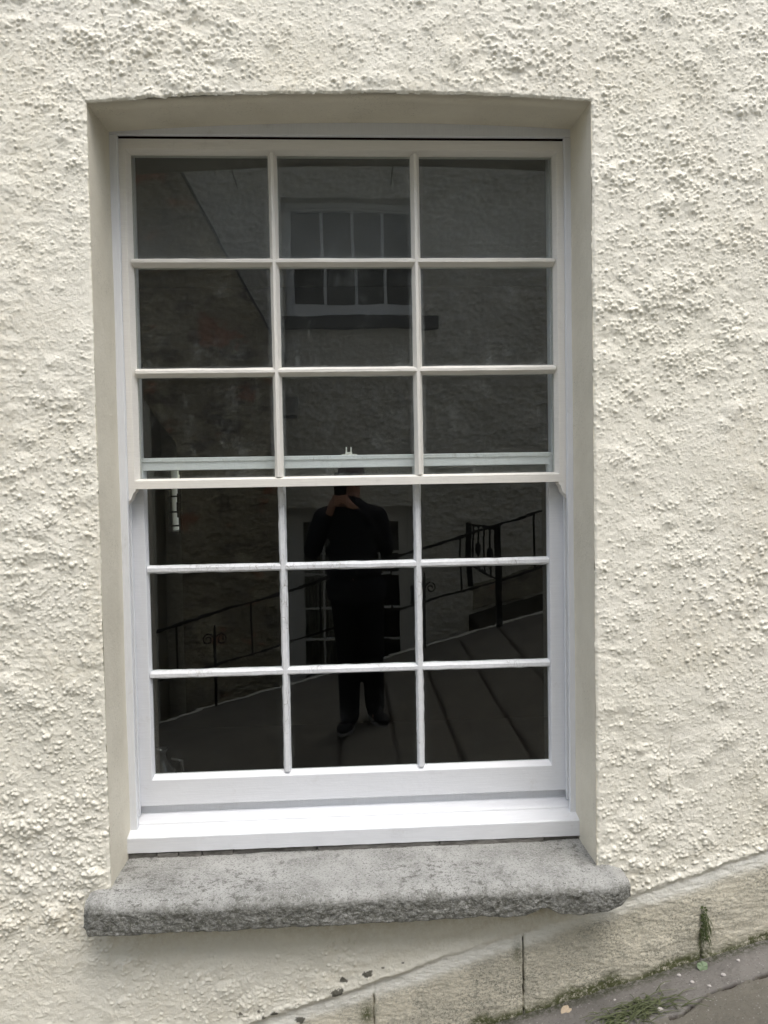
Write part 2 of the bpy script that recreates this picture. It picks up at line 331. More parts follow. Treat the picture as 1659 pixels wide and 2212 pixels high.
# ------------------------------------------------------------------ the near wall: roughcast as real relief
OX0, OX1, OZ0 = -0.645, 0.671, 0.425
def otop(x): return 2.5235 - 0.022*((x-0.04)/0.66)**2 + 0.006*(x/0.66)
def zedge(x): return 0.349 + 0.287*(x-0.754)            # lower edge of the roughcast
def zgnd(x, y=0.0): return 0.031 + 0.258*(x-0.4594) + 0.04*(-y)
g = 0.0024
xs = np.arange(-1.20, 1.50, g); zs = np.arange(-0.45, 3.05, g)
X, Z = np.meshgrid(xs, zs, indexing='ij')
body = Z - zedge(X) + 0.007*fbm(X, Z, 0.09, 5) + 0.005*fbm(X, Z, 0.022, 6, 3, .7)           # >0 is roughcast
rc = sstep(body, -0.006, 0.016)
under = np.exp(-((np.clip(0.365-Z, 0, 9))/0.055)**2)*((X > -0.66) & (X < 0.74) & (Z < 0.39))   # trowelled smooth below the sill
amp = np.clip(0.92 + 0.40*fbm(X, Z, 0.35, 21, 3), 0.5, 1.25)
amp *= 1 + 0.25*sstep(-Z, -1.6, -0.3)*(X < 0)            # coarser low on the left
amp *= (1 - 0.85*under)*(1-0.35*sstep(0.36-Z, 0, .05))
h = 0.006*fbm(X, Z, 0.30, 31, 3)
rid = 1-np.abs(fbm(X*0.8+Z*0.35, Z*1.5, 0.075, 41, 4, 0.6))*2.2
h += amp*((0.0029-0.0013*sstep(X, 0.5, 0.8))*np.clip(rid, -0.5, 1)*sstep(fbm(X, Z, 0.16, 51, 3), -0.35, 0.35) + 0.0015*fbm(X, Z, 0.022, 61, 3, 0.6) + 0.0008*fbm(X, Z, 0.0085, 67, 2))
bumpf = np.zeros_like(X)
def splat(cx, cz, r, hh, power=1.0):
    order = np.round(r/g).astype(int)+1
    for K in np.unique(order):
        s_ = order == K; x_, z_, r_, h_ = cx[s_], cz[s_], r[s_], hh[s_]
        ix = np.round((x_-xs[0])/g).astype(int); iz = np.round((z_-zs[0])/g).astype(int)
        for dx in range(-K, K+1):
            for dz in range(-K, K+1):
                a, b = ix+dx, iz+dz; ok = (a >= 0) & (a < len(xs)) & (b >= 0) & (b < len(zs))
                a2, b2 = a[ok], b[ok]
                d2 = ((xs[a2]-x_[ok])**2 + (zs[b2]-z_[ok])**2)/r_[ok]**2
                np.maximum.at(bumpf, (a2, b2), h_[ok]*np.clip(1-d2, 0, 1)**power)
def look(A, x, z): return A[np.clip(((x-xs[0])/g).astype(int), 0, len(xs)-1), np.clip(((z-zs[0])/g).astype(int), 0, len(zs)-1)]
NB = 190000
bx = rng.uniform(xs[0], xs[-1], NB); bz = rng.uniform(zs[0], zs[-1], NB)
dens = 0.60 + 0.8*fbm(X, Z, 0.10, 71, 4, 0.6) - 0.38*(X > 0.67)*sstep(-Z, -1.9, -1.0)
keep = rng.random(NB) < np.clip(look(dens, bx, bz), 0.42, 1); bx, bz = bx[keep], bz[keep]
br = np.clip(rng.lognormal(math.log(0.0023), 0.38, len(bx)), 0.0018, 0.0080)*look(np.clip(amp, 0.6, 1.15), bx, bz)
br = np.maximum(br, 0.0020); splat(bx, bz, br, br*rng.uniform(0.6, 1.1, len(br)), 0.65)
NC = 1300                                                # thrown clumps of larger grit
cx = rng.uniform(xs[0], xs[-1], NC); cz = rng.uniform(zs[0], zs[-1], NC); ccx, ccz = [], []
for a, b in zip(cx, cz):
    k = rng.integers(5, 16); e = rng.uniform(0.010, 0.032); t = rng.normal(0, 1, (k, 2))*[e*1.25, e*0.7]
    ccx += list(a+t[:, 0]+t[:, 1]*0.3); ccz += list(b+t[:, 1]+t[:, 0]*0.25)
ccx, ccz = np.array(ccx), np.array(ccz); cr2 = rng.uniform(0.0024, 0.0062, len(ccx))*look(np.clip(amp, 0.5, 1.15), ccx, ccz)
splat(ccx, ccz, cr2, cr2*rng.uniform(0.7, 1.0, len(cr2)), 0.65)
low = np.zeros_like(X); keepb = bumpf; bumpf = low; splat(cx, cz, rng.uniform(0.02, 0.05, NC), rng.uniform(0.001, 0.0055, NC), 1.5); low = bumpf; bumpf = keepb
h += amp*low + bumpf*np.clip(amp*1.1, 0.2, 1)
h = h*rc
# plinth: fine weathered render lying a little behind the roughcast, cut by block joints
plf = -0.005 + 0.004*fbm(X, Z, 0.12, 81, 3) + 0.0016*fbm(X*0.6, Z*1.5, 0.018, 85, 4, 0.7) + 0.0008*fbm(X*0.6, Z*1.5, 0.006, 88, 2)
h = h*rc + plf*(1-rc)
h += 0.003*np.exp(-((body-0.012)/0.012)**2)
jb = np.zeros_like(X)
for jx, zt, zb, wd, dk in ((0.463, 0.262, -0.2, 0.0019, 1.0), (0.9645, 0.20, -0.2, 0.0025, 0.7), (0.05, 0.12, -0.3, 0.0018, 0.5), (-0.40, 0.0, -0.4, 0.0018, .4), (1.42, .4, 0, .002, .6)):
    dxj = X - jx - 0.0022*fbm(X*0, Z, 0.03, 91, 4, .7); wz = np.clip(wd*(0.35+1.3*fbm(X*0, Z, 0.030, 93, 3, .7)), 0.0, 1)+0.0001
    s_ = np.exp(-(dxj/np.maximum(wz+0.0010, 1e-4))**2)*sstep(zt-Z, 0, 0.02)*(Z > zb)*(1-rc)
    faint = np.exp(-(dxj/0.004)**2)*(1-rc)*sstep(zt+0.13-Z, 0, 0.02)
    h -= 0.012*s_ + 0.0025*faint; jb = np.maximum(jb, sstep(s_, 0.35, 0.75)*dk)
# one long hair crack
dcr = X - 0.875 - 0.012*fbm(X*0, Z, 0.08, 95, 3); crk = np.exp(-(dcr/0.0016)**2)*(Z > 0.62)*(Z < 0.80); h -= 0.004*crk
dcr = X + 0.57+(Z-2.5)*0.08 - 0.02*fbm(X*0, Z, 0.1, 97, 3); crk = np.exp(-(dcr/0.0015)**2)*(Z > 2.5); h -= 0.0035*crk
# hole for the window, its arris worn round
wobx = 0.0016*fbm(X, Z, 0.03, 101, 3) + 0.0010*fbm(X, Z, 0.010, 105, 2); topc = otop(X)
ins = np.minimum(np.minimum(X-OX0, OX1-X), np.minimum(topc-Z, Z-OZ0)) + wobx
near = np.clip(-ins, 0, 0.03)/0.03
h = h*(0.7+0.3*near)
depth = sstep(ins, -0.004, 0.001)*0.004
Y = -h + np.where(ins > -0.005, depth, 0)
pts = np.stack([X, Y, Z], -1)
ic = (ins[:-1, :-1] + ins[1:, 1:])/2
gl_ = Z - zgnd(X)
moss = (1-rc)*(sstep(0.050+0.026*fbm(X, Z, 0.06, 111, 3)-gl_, 0, 0.040)*1.0)
moss = np.maximum(moss, 0.55*np.exp(-((X-0.447)/0.013)**2-((Z-0.215)/0.035)**2)*1.2*(1-rc))
moss = np.maximum(moss, np.exp(-((X-0.962)/0.008)**2)*(Z < 0.25)*(1-rc))
moss = np.maximum(moss, np.exp(-((X-0.03)/0.02)**2-((Z-0.06)/0.03)**2)*(1-rc))
moss = np.maximum(moss, 0.8*sstep(fbm(X, Z, 0.07, 117, 4, .6), 0.42, 0.62)*(body > -0.05)*(body < 0.006)*(X > 0.75))
moss = np.maximum(moss, 1.1*np.exp(-((X-0.60)/0.11)**2-((Z-0.352)/0.022)**2)*(1-rc*0.3))
chalk = 1.3*np.exp(-((body+0.018)/0.022)**2)*(1-0.7*np.exp(-((X-0.62)/.1)**2))*(body < 0.01)
dirt = 0.04 + 0.22*sstep(fbm(X, Z, 0.25, 121, 4), 0.0, 0.6) + 0.9*under + 0.35*sstep(0.03-np.abs(body-0.06), 0, 0.05)*(X > -0.4)
spots = [(-0.0494, 0.1316, .016), (-0.0312, 0.1645, .010), (0.0354, 0.1791, .012), (-0.31, 0.088, .007), (-0.2207, 0.083, .008), (-0.248, 0.0747, .007), (-0.153, 0.0552, .012), (-0.2614, 0.0923, .005), (0.13, 0.205, .004), (0.075, 0.195, .004)]
for a, b, r in spots:
    jb = np.maximum(jb, 0.85*sstep(r*1.1-np.hypot(X-a, (Z-b)*1.3) - 0.7*r*fbm(X, Z, 0.011, 131, 3), 0, 0.002))
house = empty('house', (0, 0, 0))
tag(house, 'cream house with rough pebbly render, around the big white sash window', 'house')
plm = (1-rc)*sstep(-body, 0.012, 0.045+0)*1.0
wallo = grid_object('wall', pts, ic < 0.0016, MAT['wall'], {'moss': np.clip(moss, 0, 1), 'plinth': plm, 'chalk': np.clip(chalk, 0, 1), 'dirt': np.clip(dirt, 0, 1), 'black': np.clip(jb, 0, 1)}, house)
# the rest of the facade and shell, outside the close-up
m = MB()
def wallplate(m, x0, x1, z0, z1): m.box(x0, x1, 0.0, 0.12, z0, z1)
wallplate(m, -6, xs[0]+0.002, -2.5, 6.8); wallplate(m, xs[-1]-0.002, 6, -2.5, 6.8)
wallplate(m, xs[0]+0.002, xs[-1]-0.002, zs[-1]-0.002, 6.8)
m.box(-6, -5.8, 0.12, 3.5, -2.5, 6.8); m.box(5.8, 6, 0.12, 3.5, -2.5, 6.8)
m.box(-5.8, 5.8, 3.5, 3.7, 3.2, 6.8); m.box(-5.8, -1.262, 3.5, 3.7, -2.5, 3.2); m.box(-1.13, 5.8, 3.5, 3.7, -2.5, 3.2); m.box(-1.262, -1.13, 3.5, 3.7, -2.5, 1.2); m.box(-1.262, -1.13, 3.5, 3.7, 1.75, 3.2)
m.build('outer_wall', MAT['wall'], house)
MB().box(-6.1, 6.1, -0.12, 3.9, 6.8, 6.95).build('roof', MAT['slate'], house)
# interior: a room coloured near-black for its shade, with a slit window in its back wall
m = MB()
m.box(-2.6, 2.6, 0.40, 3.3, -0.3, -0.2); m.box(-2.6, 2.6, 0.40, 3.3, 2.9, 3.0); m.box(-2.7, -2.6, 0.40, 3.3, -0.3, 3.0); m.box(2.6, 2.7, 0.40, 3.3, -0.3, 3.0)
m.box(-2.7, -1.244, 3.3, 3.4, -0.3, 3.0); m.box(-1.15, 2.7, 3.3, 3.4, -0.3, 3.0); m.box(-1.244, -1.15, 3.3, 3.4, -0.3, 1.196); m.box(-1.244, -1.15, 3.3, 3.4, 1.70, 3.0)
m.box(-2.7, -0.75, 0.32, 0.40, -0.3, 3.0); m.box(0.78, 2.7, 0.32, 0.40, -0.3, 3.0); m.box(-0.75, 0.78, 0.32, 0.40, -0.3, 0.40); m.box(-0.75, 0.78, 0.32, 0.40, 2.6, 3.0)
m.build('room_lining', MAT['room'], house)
# jagged stone jamb of the slit, with its bars
m = MB()
for k, (za, zb, w) in enumerate(((1.19, 1.243, -1.172), (1.243, 1.30, -1.174), (1.30, 1.345, -1.183), (1.345, 1.41, -1.186), (1.41, 1.47, -1.181), (1.47, 1.52, -1.176), (1.52, 1.60, -1.158), (1.6, 1.70, -1.165))):
    m.box(w, -1.148, 3.285, 3.4, za, zb+0.001)
m.build('slit_jamb', MAT['room'], house, bevel=0.006)
for z in (1.243, 1.340, 1.450, 1.55, 1.65): MB().box(-1.25, -1.15, 3.31, 3.33, z-0.006, z+0.006).build('slit_bar', MAT['iron'], house)
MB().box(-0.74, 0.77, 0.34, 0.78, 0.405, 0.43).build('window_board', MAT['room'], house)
jp = [(0.0, 0.43), (0.035, 0.43), (0.05, 0.45), (0.055, 0.49), (0.045, 0.53), (0.022, 0.56), (0.018, 0.59), (0.026, 0.605), (0.020, 0.605), (0.014, 0.59)]
m = MB(); vs = [(-0.655+a*math.cos(2*math.pi*j/24), 0.60+a*math.sin(2*math.pi*j/24), z) for a, z in jp for j in range(24)]
m.add(vs, [(i*24+j, i*24+(j+1) % 24, (i+1)*24+(j+1) % 24, (i+1)*24+j) for i in range(len(jp)-1) for j in range(24)])
m.tube([(-0.62, 0.60, 0.57), (-0.585, 0.60, 0.56), (-0.58, 0.60, 0.52), (-0.60, 0.60, 0.49)], 0.006, 6)
tag(m.build('jug', MAT['jug'], smooth=True), 'small dark glossy jug standing inside behind the bottom left pane', 'jug')
o = MB().box(-3.2, 0.4, 6.6, 6.8, -1.0, 2.6).build('garden_wall', MAT['cream']); tag(o, 'pale sunlit stone wall glimpsed through the narrow barred slit inside', 'wall')

# reveal: smooth painted sides and soffit
m = MB(); nk = 60
def jit(a, s_): return a + 0.0012*math.sin(s_*37.1)+0.0009*math.sin(s_*91.7+1)
for sgn, x in ((-1, OX0+0.0022), (1, OX1-0.0022)):
    vs, fs = [], []
    m.add([(x, 0.0036, OZ0-0.03), (x+sgn*0.014, 0.013, OZ0-0.03), (x+sgn*0.014, 0.013, otop(x)), (x, 0.0036, otop(x))], [(0, 1, 2, 3)])
    for i in range(nk+1):
        z = OZ0-0.03 + (otop(x)+0.02-OZ0+0.03)*i/nk
        for j, y in enumerate((0.0034, 0.05, 0.12, 0.27)): vs.append((x+sgn*0.0006 + 0.0016*math.sin(z*9+j)*(j > 0)*sgn*-0.5, y, z))
    for i in range(nk):
        for j in range(3):
            a = i*4+j; fs.append((a, a+1, a+5, a+4) if sgn < 0 else (a, a+4, a+5, a+1))
    m.add(vs, fs)
vs, fs = [], []
for i in range(nk+1):
    x = OX0-0.001 + (OX1-OX0+0.002)*i/nk
    for j, y in enumerate((0.013, 0.0034, 0.06, 0.13, 0.27)): vs.append((x, y, otop(x) - 0.0022 + (0.014, 0.0, 0.004, 0.009, 0.018)[j]))
for i in range(nk):
    for j in range(4): a = i*5+j; fs.append((a, a+5, a+6, a+1))
m.add(vs, fs); m.build('window_reveal', MAT['reveal'], house, smooth=True)

# ------------------------------------------------------------------ the sash window
win = empty('sash_window', (0, 0.2, 0.45))
tag(win, 'large white wooden sash window of eighteen panes, set deep in the cream roughcast wall', 'window')
def wpart(o): return child(o, win)
m = MB()
seg = 50
m.sweep([(-0.0125, 0), (0.0125, 0), (0.0125, 0.014), (-0.0125, 0.014)], (-0.6350, 0.199, 0.50), (-0.6350, 0.199, 2.4975), (0, -1, 0), seg, 0.0004, 3)
m.sweep([(-0.0115, 0), (0.0115, 0), (0.0115, 0.014), (-0.0115, 0.014)], (0.6635, 0.199, 0.50), (0.6635, 0.199, 2.4975), (0, -1, 0), seg, 0.0004, 4)
vs, fs = [], []
for i in range(seg+1):                                   # head lining, scribed to the arched soffit
    x = OX0 + (OX1-OX0)*i/seg; zt = otop(x) + 0.020
    vs += [(x, 0.185, 2.4985), (x, 0.185, zt), (x, 0.1985, zt), (x, 0.1985, 2.4985)]
for i in range(seg):
    for j in range(4): a = i*4; fs.append((a+j, a+(j+1) % 4, a+4+(j+1) % 4, a+4+j))
m.add(vs, fs)
for x in (-0.6445, 0.6565): m.box(x, x+0.016, 0.2345, 0.2485, 0.53, 1.52)      # parting bead
for x in (-0.668, 0.6725): m.box(x, x+0.02, 0.2, 0.30, 0.48, 2.53)
m.box(-0.66, 0.69, 0.269, 0.31, 0.40, 0.5525); m.box(-0.69, -0.606, 0.278, 0.31, 0.5, 2.53); m.box(0.63, 0.71, 0.278, 0.31, 0.5, 2.53)
frame = wpart(m.build('box_frame', MAT['white'], None, bevel=0.0018))
wpart(MB().box(-0.66, 0.69, 0.215, 0.30, 2.5005, 2.53).build('head_gap_shade', MAT['gap_shade']));  # dark board: shade of the gap above the upper sash, put into colour

def hz(z, x0, x1, prof, y, n, wob, seed, m): m.sweep(prof, (x0, y, z), (x1, y, z), (0, -1, 0), n, wob, seed)
# upper sash: face y .200, glass y .220
UF, UG = 0.200, 0.220
m = MB()
def prism_frame(m, X0, X1, Z0, Z1, ax0, ax1, az0, az1, gx0, gx1, gz0, gz1, yf, yg, yb):
    """four mitred rails: outer rectangle, front arris rectangle, glass rectangle"""
    A = [(X0, yf, Z0), (X1, yf, Z0), (X1, yf, Z1), (X0, yf, Z1)]; B = [(ax0, yf, az0), (ax1, yf, az0), (ax1, yf, az1), (ax0, yf, az1)]
    C_ = [(gx0, yg, gz0), (gx1, yg, gz0), (gx1, yg, gz1), (gx0, yg, gz1)]; D_ = [(gx0, yb, gz0), (gx1, yb, gz0), (gx1, yb, gz1), (gx0, yb, gz1)]
    E_ = [(X0, yb, Z0), (X1, yb, Z0), (X1, yb, Z1), (X0, yb, Z1)]
    v = A+B+C_+D_+E_; f = []
    for L0, L1 in ((0, 4), (4, 8), (8, 12), (12, 16), (16, 0)):
        for j in range(4): k = (j+1) % 4; f.append((L0+j, L0+k, L1+k, L1+j))
    m.add(v, f)
prism_frame(m, -0.652, 0.672, 1.5016, 2.4935, -0.6055, 0.6325, 1.5250, 2.4655, -0.5945, 0.6240, 1.5310, 2.4560, UF, UG, 0.238)
usash = wpart(m.build('upper_sash', MAT['shaded_white'], None, bevel=0.0010))
def uchild(o, p): o.parent = p; o.matrix_parent_inverse = Matrix.Identity(4); return o
# little moulded horns under the meeting rail
for sgn, x0, x1 in ((-1, -0.652, -0.6035), (1, 0.672, 0.6305)):
    pr = [(0, 0.0), (1, 0.0), (1, -0.006), (0.86, -0.012), (0.80, -0.020), (0.72, -0.030), (0.55, -0.037), (0.38, -0.046), (0.30, -0.050), (0, -0.050)]
    vs = [(x0+(x1-x0)*a, y, 1.5016+b) for y in (UF, 0.236) for a, b in pr]; k = len(pr)
    fs = [tuple(range(k)), tuple(range(2*k-1, k-1, -1))] + [(j, j+k, (j+1) % k+k, (j+1) % k) for j in range(k)]
    o = MB().add(vs, fs).build('sash_horn', MAT['shaded_white_v'], None, bevel=0.001); uchild(o, usash)
bprof = [(-0.0035, 0.020), (0.0035, 0.020), (0.0045, 0.0185), (0.0128, 0.0), (0.0128, -0.016), (-0.0128, -0.016), (-0.0128, 0.0), (-0.0045, 0.0185)]
for k, x in enumerate((-0.1928, 0.2185)):
    uchild(MB().sweep(bprof, (x, UG, 1.530), (x+(0.003 if k == 0 else -0.003)*0, UG, 2.457), (0, -1, 0), 60, 0.00035, 20+k).build('glazing_bar', MAT['shaded_white_v']), usash)
for k, z in enumerate((2.1505, 1.8360)):
    uchild(MB().sweep([(a, b-0.0004) for a, b in bprof], (-0.5955, UG, z), (0.625, UG, z), (0, -1, 0), 80, 0.00035, 30+k).build('glazing_bar', MAT['shaded_white']), usash)
def panes(name, xs_, zs_, y, films, parent, tilts):
    me = bpy.data.meshes.new(name); v, f, fv, hv, uvs = [], [], [], [], []
    t = 0.0022
    for r in range(3):
        for c in range(3):
            x0, x1 = xs_[c]; z0, z1 = zs_[r]; o = len(v); fl, hzv = films[r][c]; tx, tz = tilts[r][c]
            for yy in (-t/2, t/2):
                for a, b in ((0, 0), (1, 0), (1, 1), (0, 1)):
                    v.append((x0+(x1-x0)*a, y+yy + (a-0.5)*(x1-x0)*tx + (b-0.5)*(z1-z0)*tz, z0+(z1-z0)*b)); fv.append(fl); hv.append(hzv)
            q = [(0, 1, 2, 3), (4, 7, 6, 5), (0, 4, 5, 1), (1, 5, 6, 2), (2, 6, 7, 3), (3, 7, 4, 0)]
            cc = [(0, 0), (1, 0), (1, 1), (0, 1)]*2
            for face in q: f.append(tuple(i+o for i in face)); uvs += [cc[i] for i in face]
    me.from_pydata(v, [], f); me.materials.append(MAT['glass'])
    for nm, arr in (('film', fv), ('haze', hv)):
        at = me.attributes.new(nm, 'FLOAT', 'POINT'); at.data.foreach_set('value', arr)
    u = me.uv_layers.new(name='pane'); u.data.foreach_set('uv', np.array(uvs, dtype=np.float32).ravel())
    ob = bpy.data.objects.new(name, me); COL.objects.link(ob); return uchild(ob, parent)
e = 0.004
ux = [(-0.5945-e, -0.2056+e), (-0.180-e, 0.2057+e), (0.2313-e, 0.624+e)]
uz = [(1.531-e, 1.8232+e), (1.8488-e, 2.1377+e), (2.1633-e, 2.456+e)]
ZT = [[(0, 0)]*3]*3
T = math.tan
panes('window_pane', ux, uz, UG+0.003, [[(1, .007)]*3, [(1, .009), (1.2, .009), (1.4, .009)], [(1, .045), (1.1, .05), (1, .045)]], usash,
      [[(R(-0.05), R(.04)), (0, 0), (R(.05), 0)], [(R(.05), 0), (R(0), 0), (R(0), R(.05))], [(R(0.1), 0), (R(0.16), R(0.0)), (R(.1), 0)]])
# lower sash: face y .250, glass y .268, thick old paint
LF, LG = 0.250, 0.266
m = MB()
prism_frame(m, -0.660, 0.690, 0.5545, 1.5925, -0.5945, 0.6150, 0.6320, 1.556, -0.5893, 0.6115, 0.6440, 1.5555, LF, LG, 0.2760)
lsash = wpart(m.build('lower_sash', MAT['white_h'], None, bevel=0.0016))
uchild(MB().sweep([(-0.006, 0), (0.006, 0), (0.005, 0.0035), (-0.005, 0.0035)], (-0.598, LF, 1.5860), (0.618, LF, 1.5860), (0, -1, 0), 60, 0.0003, 77).build('rail_moulding', MAT['old_white']), lsash)
lprof = [(-0.0050, 0.0150), (0.0050, 0.0150), (0.0075, 0.0125), (0.0115, 0.0), (0.0115, -0.012), (-0.0115, -0.012), (-0.0115, 0.0), (-0.0075, 0.0125)]
for k, x in enumerate((-0.1915, 0.2145)):
    uchild(MB().sweep(lprof, (x, LG, 0.643), (x, LG, 1.557), (0, -1, 0), 110, 0.00055, 40+k).build('glazing_bar', MAT['old_white'], smooth=False), lsash)
for k, z in enumerate((1.2617, 0.9463)):
    uchild(MB().sweep([(a, b-0.0005) for a, b in lprof], (-0.591, LG, z), (0.613, LG, z), (0, -1, 0), 130, 0.00055, 50+k).build('glazing_bar', MAT['old_white']), lsash)
lx = [(-0.5893-e, -0.203+e), (-0.180-e, 0.203+e), (0.226-e, 0.6115+e)]
lz = [(0.644-e, 0.9348+e), (0.9578-e, 1.2502+e), (1.2732-e, 1.5555+e)]
panes('window_pane', lx, lz, LG+0.003, [[(.22, .0008)]*3, [(.12, .0005)]*3, [(.12, .0005), (.08, .0003), (.12, .0005)]], lsash,
      [[(0, 0), (R(.03), 0), (0, R(.04))], [(0, 0)]*3, [(R(-.03), 0), (0, 0), (R(.03), 0)]])
m = MB()                                                 # fastener: base plate and two prongs
m.box(-0.010, 0.036, 0.252, 0.272, 1.5925, 1.5955); m.box(0.0015, 0.0215, 0.258, 0.262, 1.5955, 1.6015)
for a, b in ((0.0020, 0.0030), (0.0158, 0.0168)):
    m.add([(a, .258, 1.6015), (a+.0045, .258, 1.6015), (a+.0045, .262, 1.6015), (a, .262, 1.6015), (b, .258, 1.617), (b+.0030, .258, 1.617), (b+.0030, .262, 1.617), (b, .262, 1.617)],
          [(0,3,2,1),(4,5,6,7),(0,1,5,4),(1,2,6,5),(2,3,7,6),(3,0,4,7)])
uchild(m.build('sash_fastener', MAT['metal'], None, bevel=0.0005), lsash)
# timber sill: sloped, with a step
m = MB(); pr = [(0.153, 0.4585), (0.1525, 0.503), (0.155, 0.5055), (0.2015, 0.5185), (0.2030, 0.5240), (0.210, 0.5260), (0.27, 0.5275), (0.27, 0.455)]
vs, fs = [], []; nn = 40
for i in range(nn+1):
    x = -0.6445 + 1.3150*i/nn; rk = 0.0035*(0.5-i/nn)
    for j, (y, z) in enumerate(pr): vs.append((x, y + 0.0005*math.sin(i*1.7+j), z + (rk if j in (0, 7) else 0) + 0.0004*math.sin(i*2.3+j*2)))
k = len(pr)
for i in range(nn):
    for j in range(k): fs.append((i*k+j, (i+1)*k+j, (i+1)*k+(j+1) % k, i*k+(j+1) % k))
fs += [tuple(range(k)), tuple(nn*k+j for j in range(k-1, -1, -1))]
wpart(m.add(vs, fs).build('timber_sill', MAT['white_h'], None, bevel=0.0016))
# bedding slate between timber and stone
m = MB(); rr = np.random.default_rng(5); x = -0.644; 
while x < 0.66:
    w = rr.uniform(0.12, 0.4) if x > -0.4 else rr.uniform(0.05, 0.09); x2 = min(x+w, 0.668)
    m.box(x+0.001, x2-0.001, 0.158+rr.uniform(-0.003, 0.004), 0.26, 0.425, 0.4575-rr.uniform(0, 0.0015)); x = x2
wpart(m.build('bedding_slate', MAT['bedding'], None, bevel=0.003))

# granite sill, lofted and worn
nS, prof = 620, []
for t in np.linspace(0, 1, 26): prof.append((0.24-0.285*t, 0.4435-0.0*t))          # top
for t in np.linspace(0, 1, 10)[1:]: a = t*math.pi/2*0.93; prof.append((-0.045-0.040*math.sin(a), 0.4435-0.024*(1-math.cos(a))))
for t in np.linspace(0, 1, 26)[1:]: prof.append((-0.085-0.001*t, 0.4195-0.052*t))
for t in np.linspace(0, 1, 14)[1:]: prof.append((-0.086+0.15*t, 0.3675-0.004*t))
prof = np.array(prof); kp = len(prof); sx_ = np.linspace(-0.694, 0.735, nS)
SX = np.repeat(sx_[:, None], kp, 1); SY = np.repeat(prof[None, :, 0], nS, 0); SZ = np.repeat(prof[None, :, 1], nS, 0)
ki = np.repeat(np.arange(kp)[None, :]*1.0, nS, 0); arc = np.concatenate([[0], np.cumsum(np.hypot(*np.diff(prof, axis=0).T))])
u_ = np.repeat(arc[None, :], nS, 0); front = sstep(ki, 30, 36)*(1-sstep(ki, 58, 62)); facem = sstep(ki + 5*fbm(SX, u_, 0.02, 203, 4, .8) + 3*fbm(SX, u_, .12, 204, 2), 27, 37)*(1-sstep(ki, 60, 64))
wav = 0.004*fbm(SX, u_, 0.10, 201, 4, 0.6) + 0.0034*fbm(SX, u_, 0.016, 205, 4, .75)*(0.25+front)
SY = SY - wav*front - 0.001*fbm(SX, u_, 0.03, 206, 3)
SZ = SZ + (0.0022*fbm(SX, SY, 0.10, 207, 4)+0.0014*fbm(SX, SY, 0.014, 208, 3))*(SZ > 0.42)
# chewed bottom arris
bot = sstep(ki, 44, 59)
chip = 0.0045*fbm(sx_*1.0, sx_*0, 0.05, 211, 4, .6) + 0.020*np.exp(-((sx_-0.497)/0.030)**2) - 0.004*np.exp(-((sx_-0.59)/0.03)**2) + 0.004*np.exp(-((sx_-0.33)/0.02)**2) + 0.022*sstep(sx_, 0.655, 0.735)
SZ += chip[:, None]*bot
# ends: round over and shoulder
en = np.minimum(sstep(sx_, -0.694, -0.672), sstep(-sx_, -0.735, -0.700))[:, None]
ctrz = 0.41
SZ = ctrz + (SZ-ctrz)*(0.72+0.28*en); SY = np.where(SY < 0.02, 0.02 + (SY-0.02)*(0.80+0.20*en), SY)
SZ += 0.0035*(sstep(-sx_, 0.64, 0.70)[:, None] + sstep(sx_, 0.66, 0.70)[:, None]*1.2)*(SZ > 0.42)
SX = SX + 0.004*fbm(SY, SZ, 0.03, 215, 3)*((1-en) > 0.02)
P3 = np.stack([SX, SY, SZ], -1)
sto = grid_object('stone_sill', P3, np.ones((nS-1, kp-1), bool), MAT['stone'], {'face': facem})
# close the two ends
capm = MB()
for i in (0, nS-1):
    ring = [tuple(P3[i, j]) for j in range(kp)]; c0 = tuple(np.mean(P3[i], 0)); vs = ring+[c0]
    capm.add(vs, [(j, j+1, kp) if i else (j+1, j, kp) for j in range(kp-1)])
sto.location = (0, 0, 0); child(sto, win)
ce = capm.build('sill_end', MAT['stone'], None, smooth=True); ce.parent = sto

# ------------------------------------------------------------------ ground
gx = np.concatenate([np.arange(-30, -1.4, 0.6), np.arange(-1.4, 0.1, 0.01), np.arange(0.1, 1.6, 0.004), np.arange(1.6, 3.4, 0.02), np.arange(3.4, 30, 0.6)])
gy = np.concatenate([np.arange(-3.365, -0.45, 0.045), np.arange(-0.45, 0.03, 0.004)])
GX, GY = np.meshgrid(gx, gy, indexing='ij')
GZ = 0.031 + 0.258*(GX-0.4594) + 0.04*(-GY) + 0.003*fbm(GX, GY, 0.2, 301, 3) + 0.0022*fbm(GX, GY, 0.025, 305, 4, .8) + 0.0016*fbm(GX, GY, 0.009, 308, 2)
ycr = np.interp(GX, [-30, 0.70, 0.834, 0.915, 1.084, 1.3, 30], [-0.17, -0.165, -0.158, -0.120, -0.113, -0.105, -0.10]) + 0.006*fbm(GX, GX*0, 0.04, 311, 4, .7)
strip = sstep(GY-ycr, -0.001, 0.001)
cw = np.exp(-((GY-ycr)/np.maximum(0.0030*(0.6+1.2*vnoise(GX, GX*0, 0.03, 313)), 0.0012))**2)*(GX > 0.80)*(GX < 1.7)
GZ += strip*0.004 - 0.012*cw*1.0
gm = np.clip(0.9*sstep(GY, -0.035, -0.002) + 0.5*np.exp(-((GX-0.75)/0.08)**2-((GY+0.1)/0.03)**2), 0, 1)
groo = np.zeros_like(GX)
